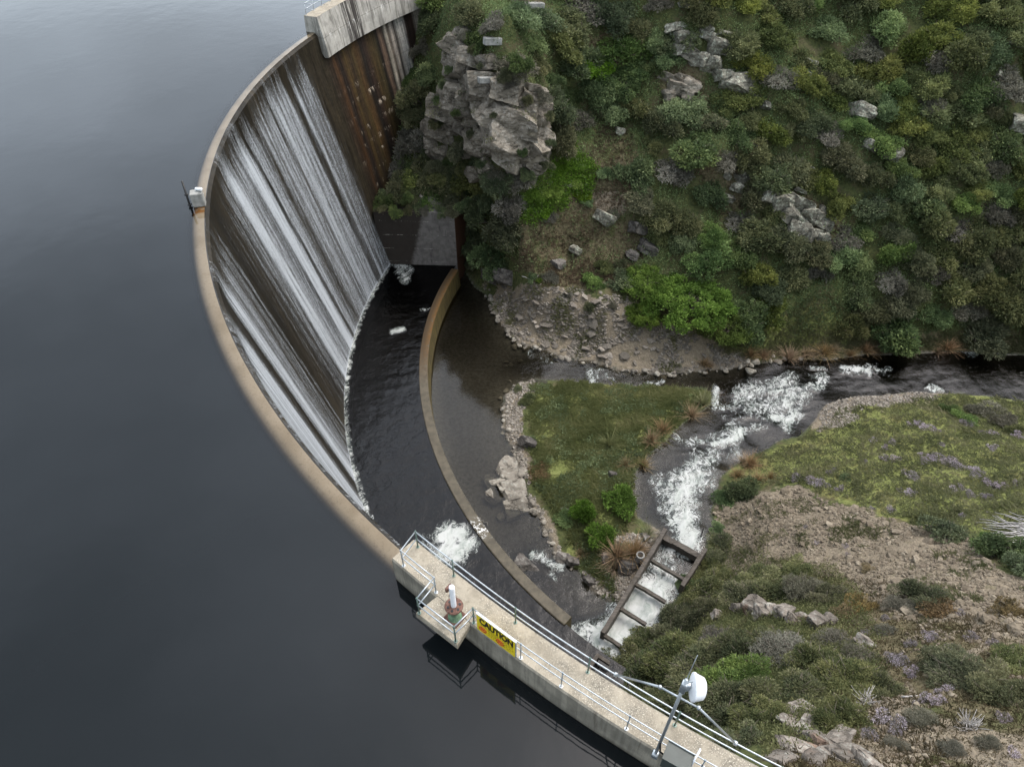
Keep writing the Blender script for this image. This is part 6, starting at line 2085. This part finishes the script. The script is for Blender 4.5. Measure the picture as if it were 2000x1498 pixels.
stuff('beach_weeds', blade_field('beach_weeds', 'l_grass', scatter(2200, 940, 1500, 550, 745, [gravel_px[0]], 51, patchy=.35), .25, 4, 52, .8, .018, .45), 'thin weeds growing through the gravel beach')
ih = scatter(5200, 1000, 1420, 735, 1180, island_g, 53, patchy=.1)
stuff('island_herbs', leaves_mesh('island_herbs', M['l_mid'], ih + np.array([0, 0, .12]), np.tile(np.array([[0, -.2, .97]]), (len(ih), 1)), .1, np.clip(.4 + .3 * fbm(ih, .8, 2, seed=54), 0, 1), 55, 1.5, .8, 5, 1.2), 'darker broad-leaved plants patching the island grass')
bh = scatter(5200, 1400, 2400, 760, 1060, grass_px[:1], 56, patchy=.25)
stuff('bank_herbs', leaves_mesh('bank_herbs', M['l_olive'], bh + np.array([0, 0, .1]), np.tile(np.array([[0, .2, .97]]), (len(bh), 1)), .09, np.clip(.5 + .3 * fbm(bh, .8, 2, seed=57), 0, 1), 58, 1.5, .8, 5, 1.2), 'olive low plants patching the grass of the right bank')
stuff('island_shore_gravel', stone_field('island_shore_gravel', [M['beach'], M['shore']], scatter(4200, 960, 1300, 730, 1190, [gravel_px[2], gravel_px[6]], 27), .05, .2, 28), 'gravel along the island shore')
stuff('bank_shore_gravel', stone_field('bank_shore_gravel', [M['beach'], M['shore']], scatter(2600, 1580, 1860, 750, 850, [gravel_px[3]], 29), .05, .2, 30), 'gravel on the inside bend of the right bank')
# pale cobbles lining the water, each its own stone
edges = [([(985, 640), (1000, 662), (1010, 675), (1050, 684), (1100, 703), (1150, 709), (1200, 724), (1250, 732), (1320, 735), (1370, 728), (1430, 722)], 62, 5, 'on the beach edge'),
         ([(1050, 742), (1010, 750), (986, 775), (981, 830), (1001, 880), (1008, 905)], 40, 5, 'on the island shore'), ([(1030, 985), (1050, 1010), (1072, 1050), (1086, 1090), (1128, 1112), (1150, 1150)], 34, 6, 'on the island tip shore'),
         ([(1440, 716), (1480, 708), (1550, 700), (1620, 702), (1690, 690)], 22, 6, 'under the tussock bank'), ([(985, 712), (1000, 716), (1012, 706)], 8, 4, 'at the mouth of the pool'), ([(1600, 805), (1660, 775), (1720, 768), (1790, 764), (1850, 768)], 22, 4.5, 'on the inside bend'), ([(950, 575), (962, 605), (980, 638)], 14, 5, 'beside the brown pool')]
rc_ = random.Random(31)
for pl, n, r0, where in edges:
    seg_ = np.array(pl, float)
    Ls = np.r_[0, np.cumsum(np.hypot(*np.diff(seg_, axis=0).T))]
    for i in range(n):
        s_ = rc_.uniform(0, Ls[-1])
        u = np.interp(s_, Ls, seg_[:, 0]) + rc_.gauss(0, 4)
        v = np.interp(s_, Ls, seg_[:, 1]) + rc_.gauss(0, 3.5)
        g = G(u, v)
        _, _, dep = proj(g)
        rw = r0 * rc_.choice((.5, .6, .7, .8, 1., 1.3)) * float(dep) / F
        o = obj('cobble', rc_.choice(ROUND))
        o.location = g + np.array([0, 0, rw * .2])
        o.rotation_euler = (rc_.uniform(-.3, .3), rc_.uniform(-.3, .3), rc_.uniform(0, 6))
        o.scale = (rw, rw * rc_.uniform(.7, 1.1), rw * rc_.uniform(.7, 1.1))
        o['category'] = 'cobble'
        o['group'] = 'pale cobbles lining the water'
        o['label'] = 'pale river cobble ' + where + ', one of many alike at the waterline'
label_all()
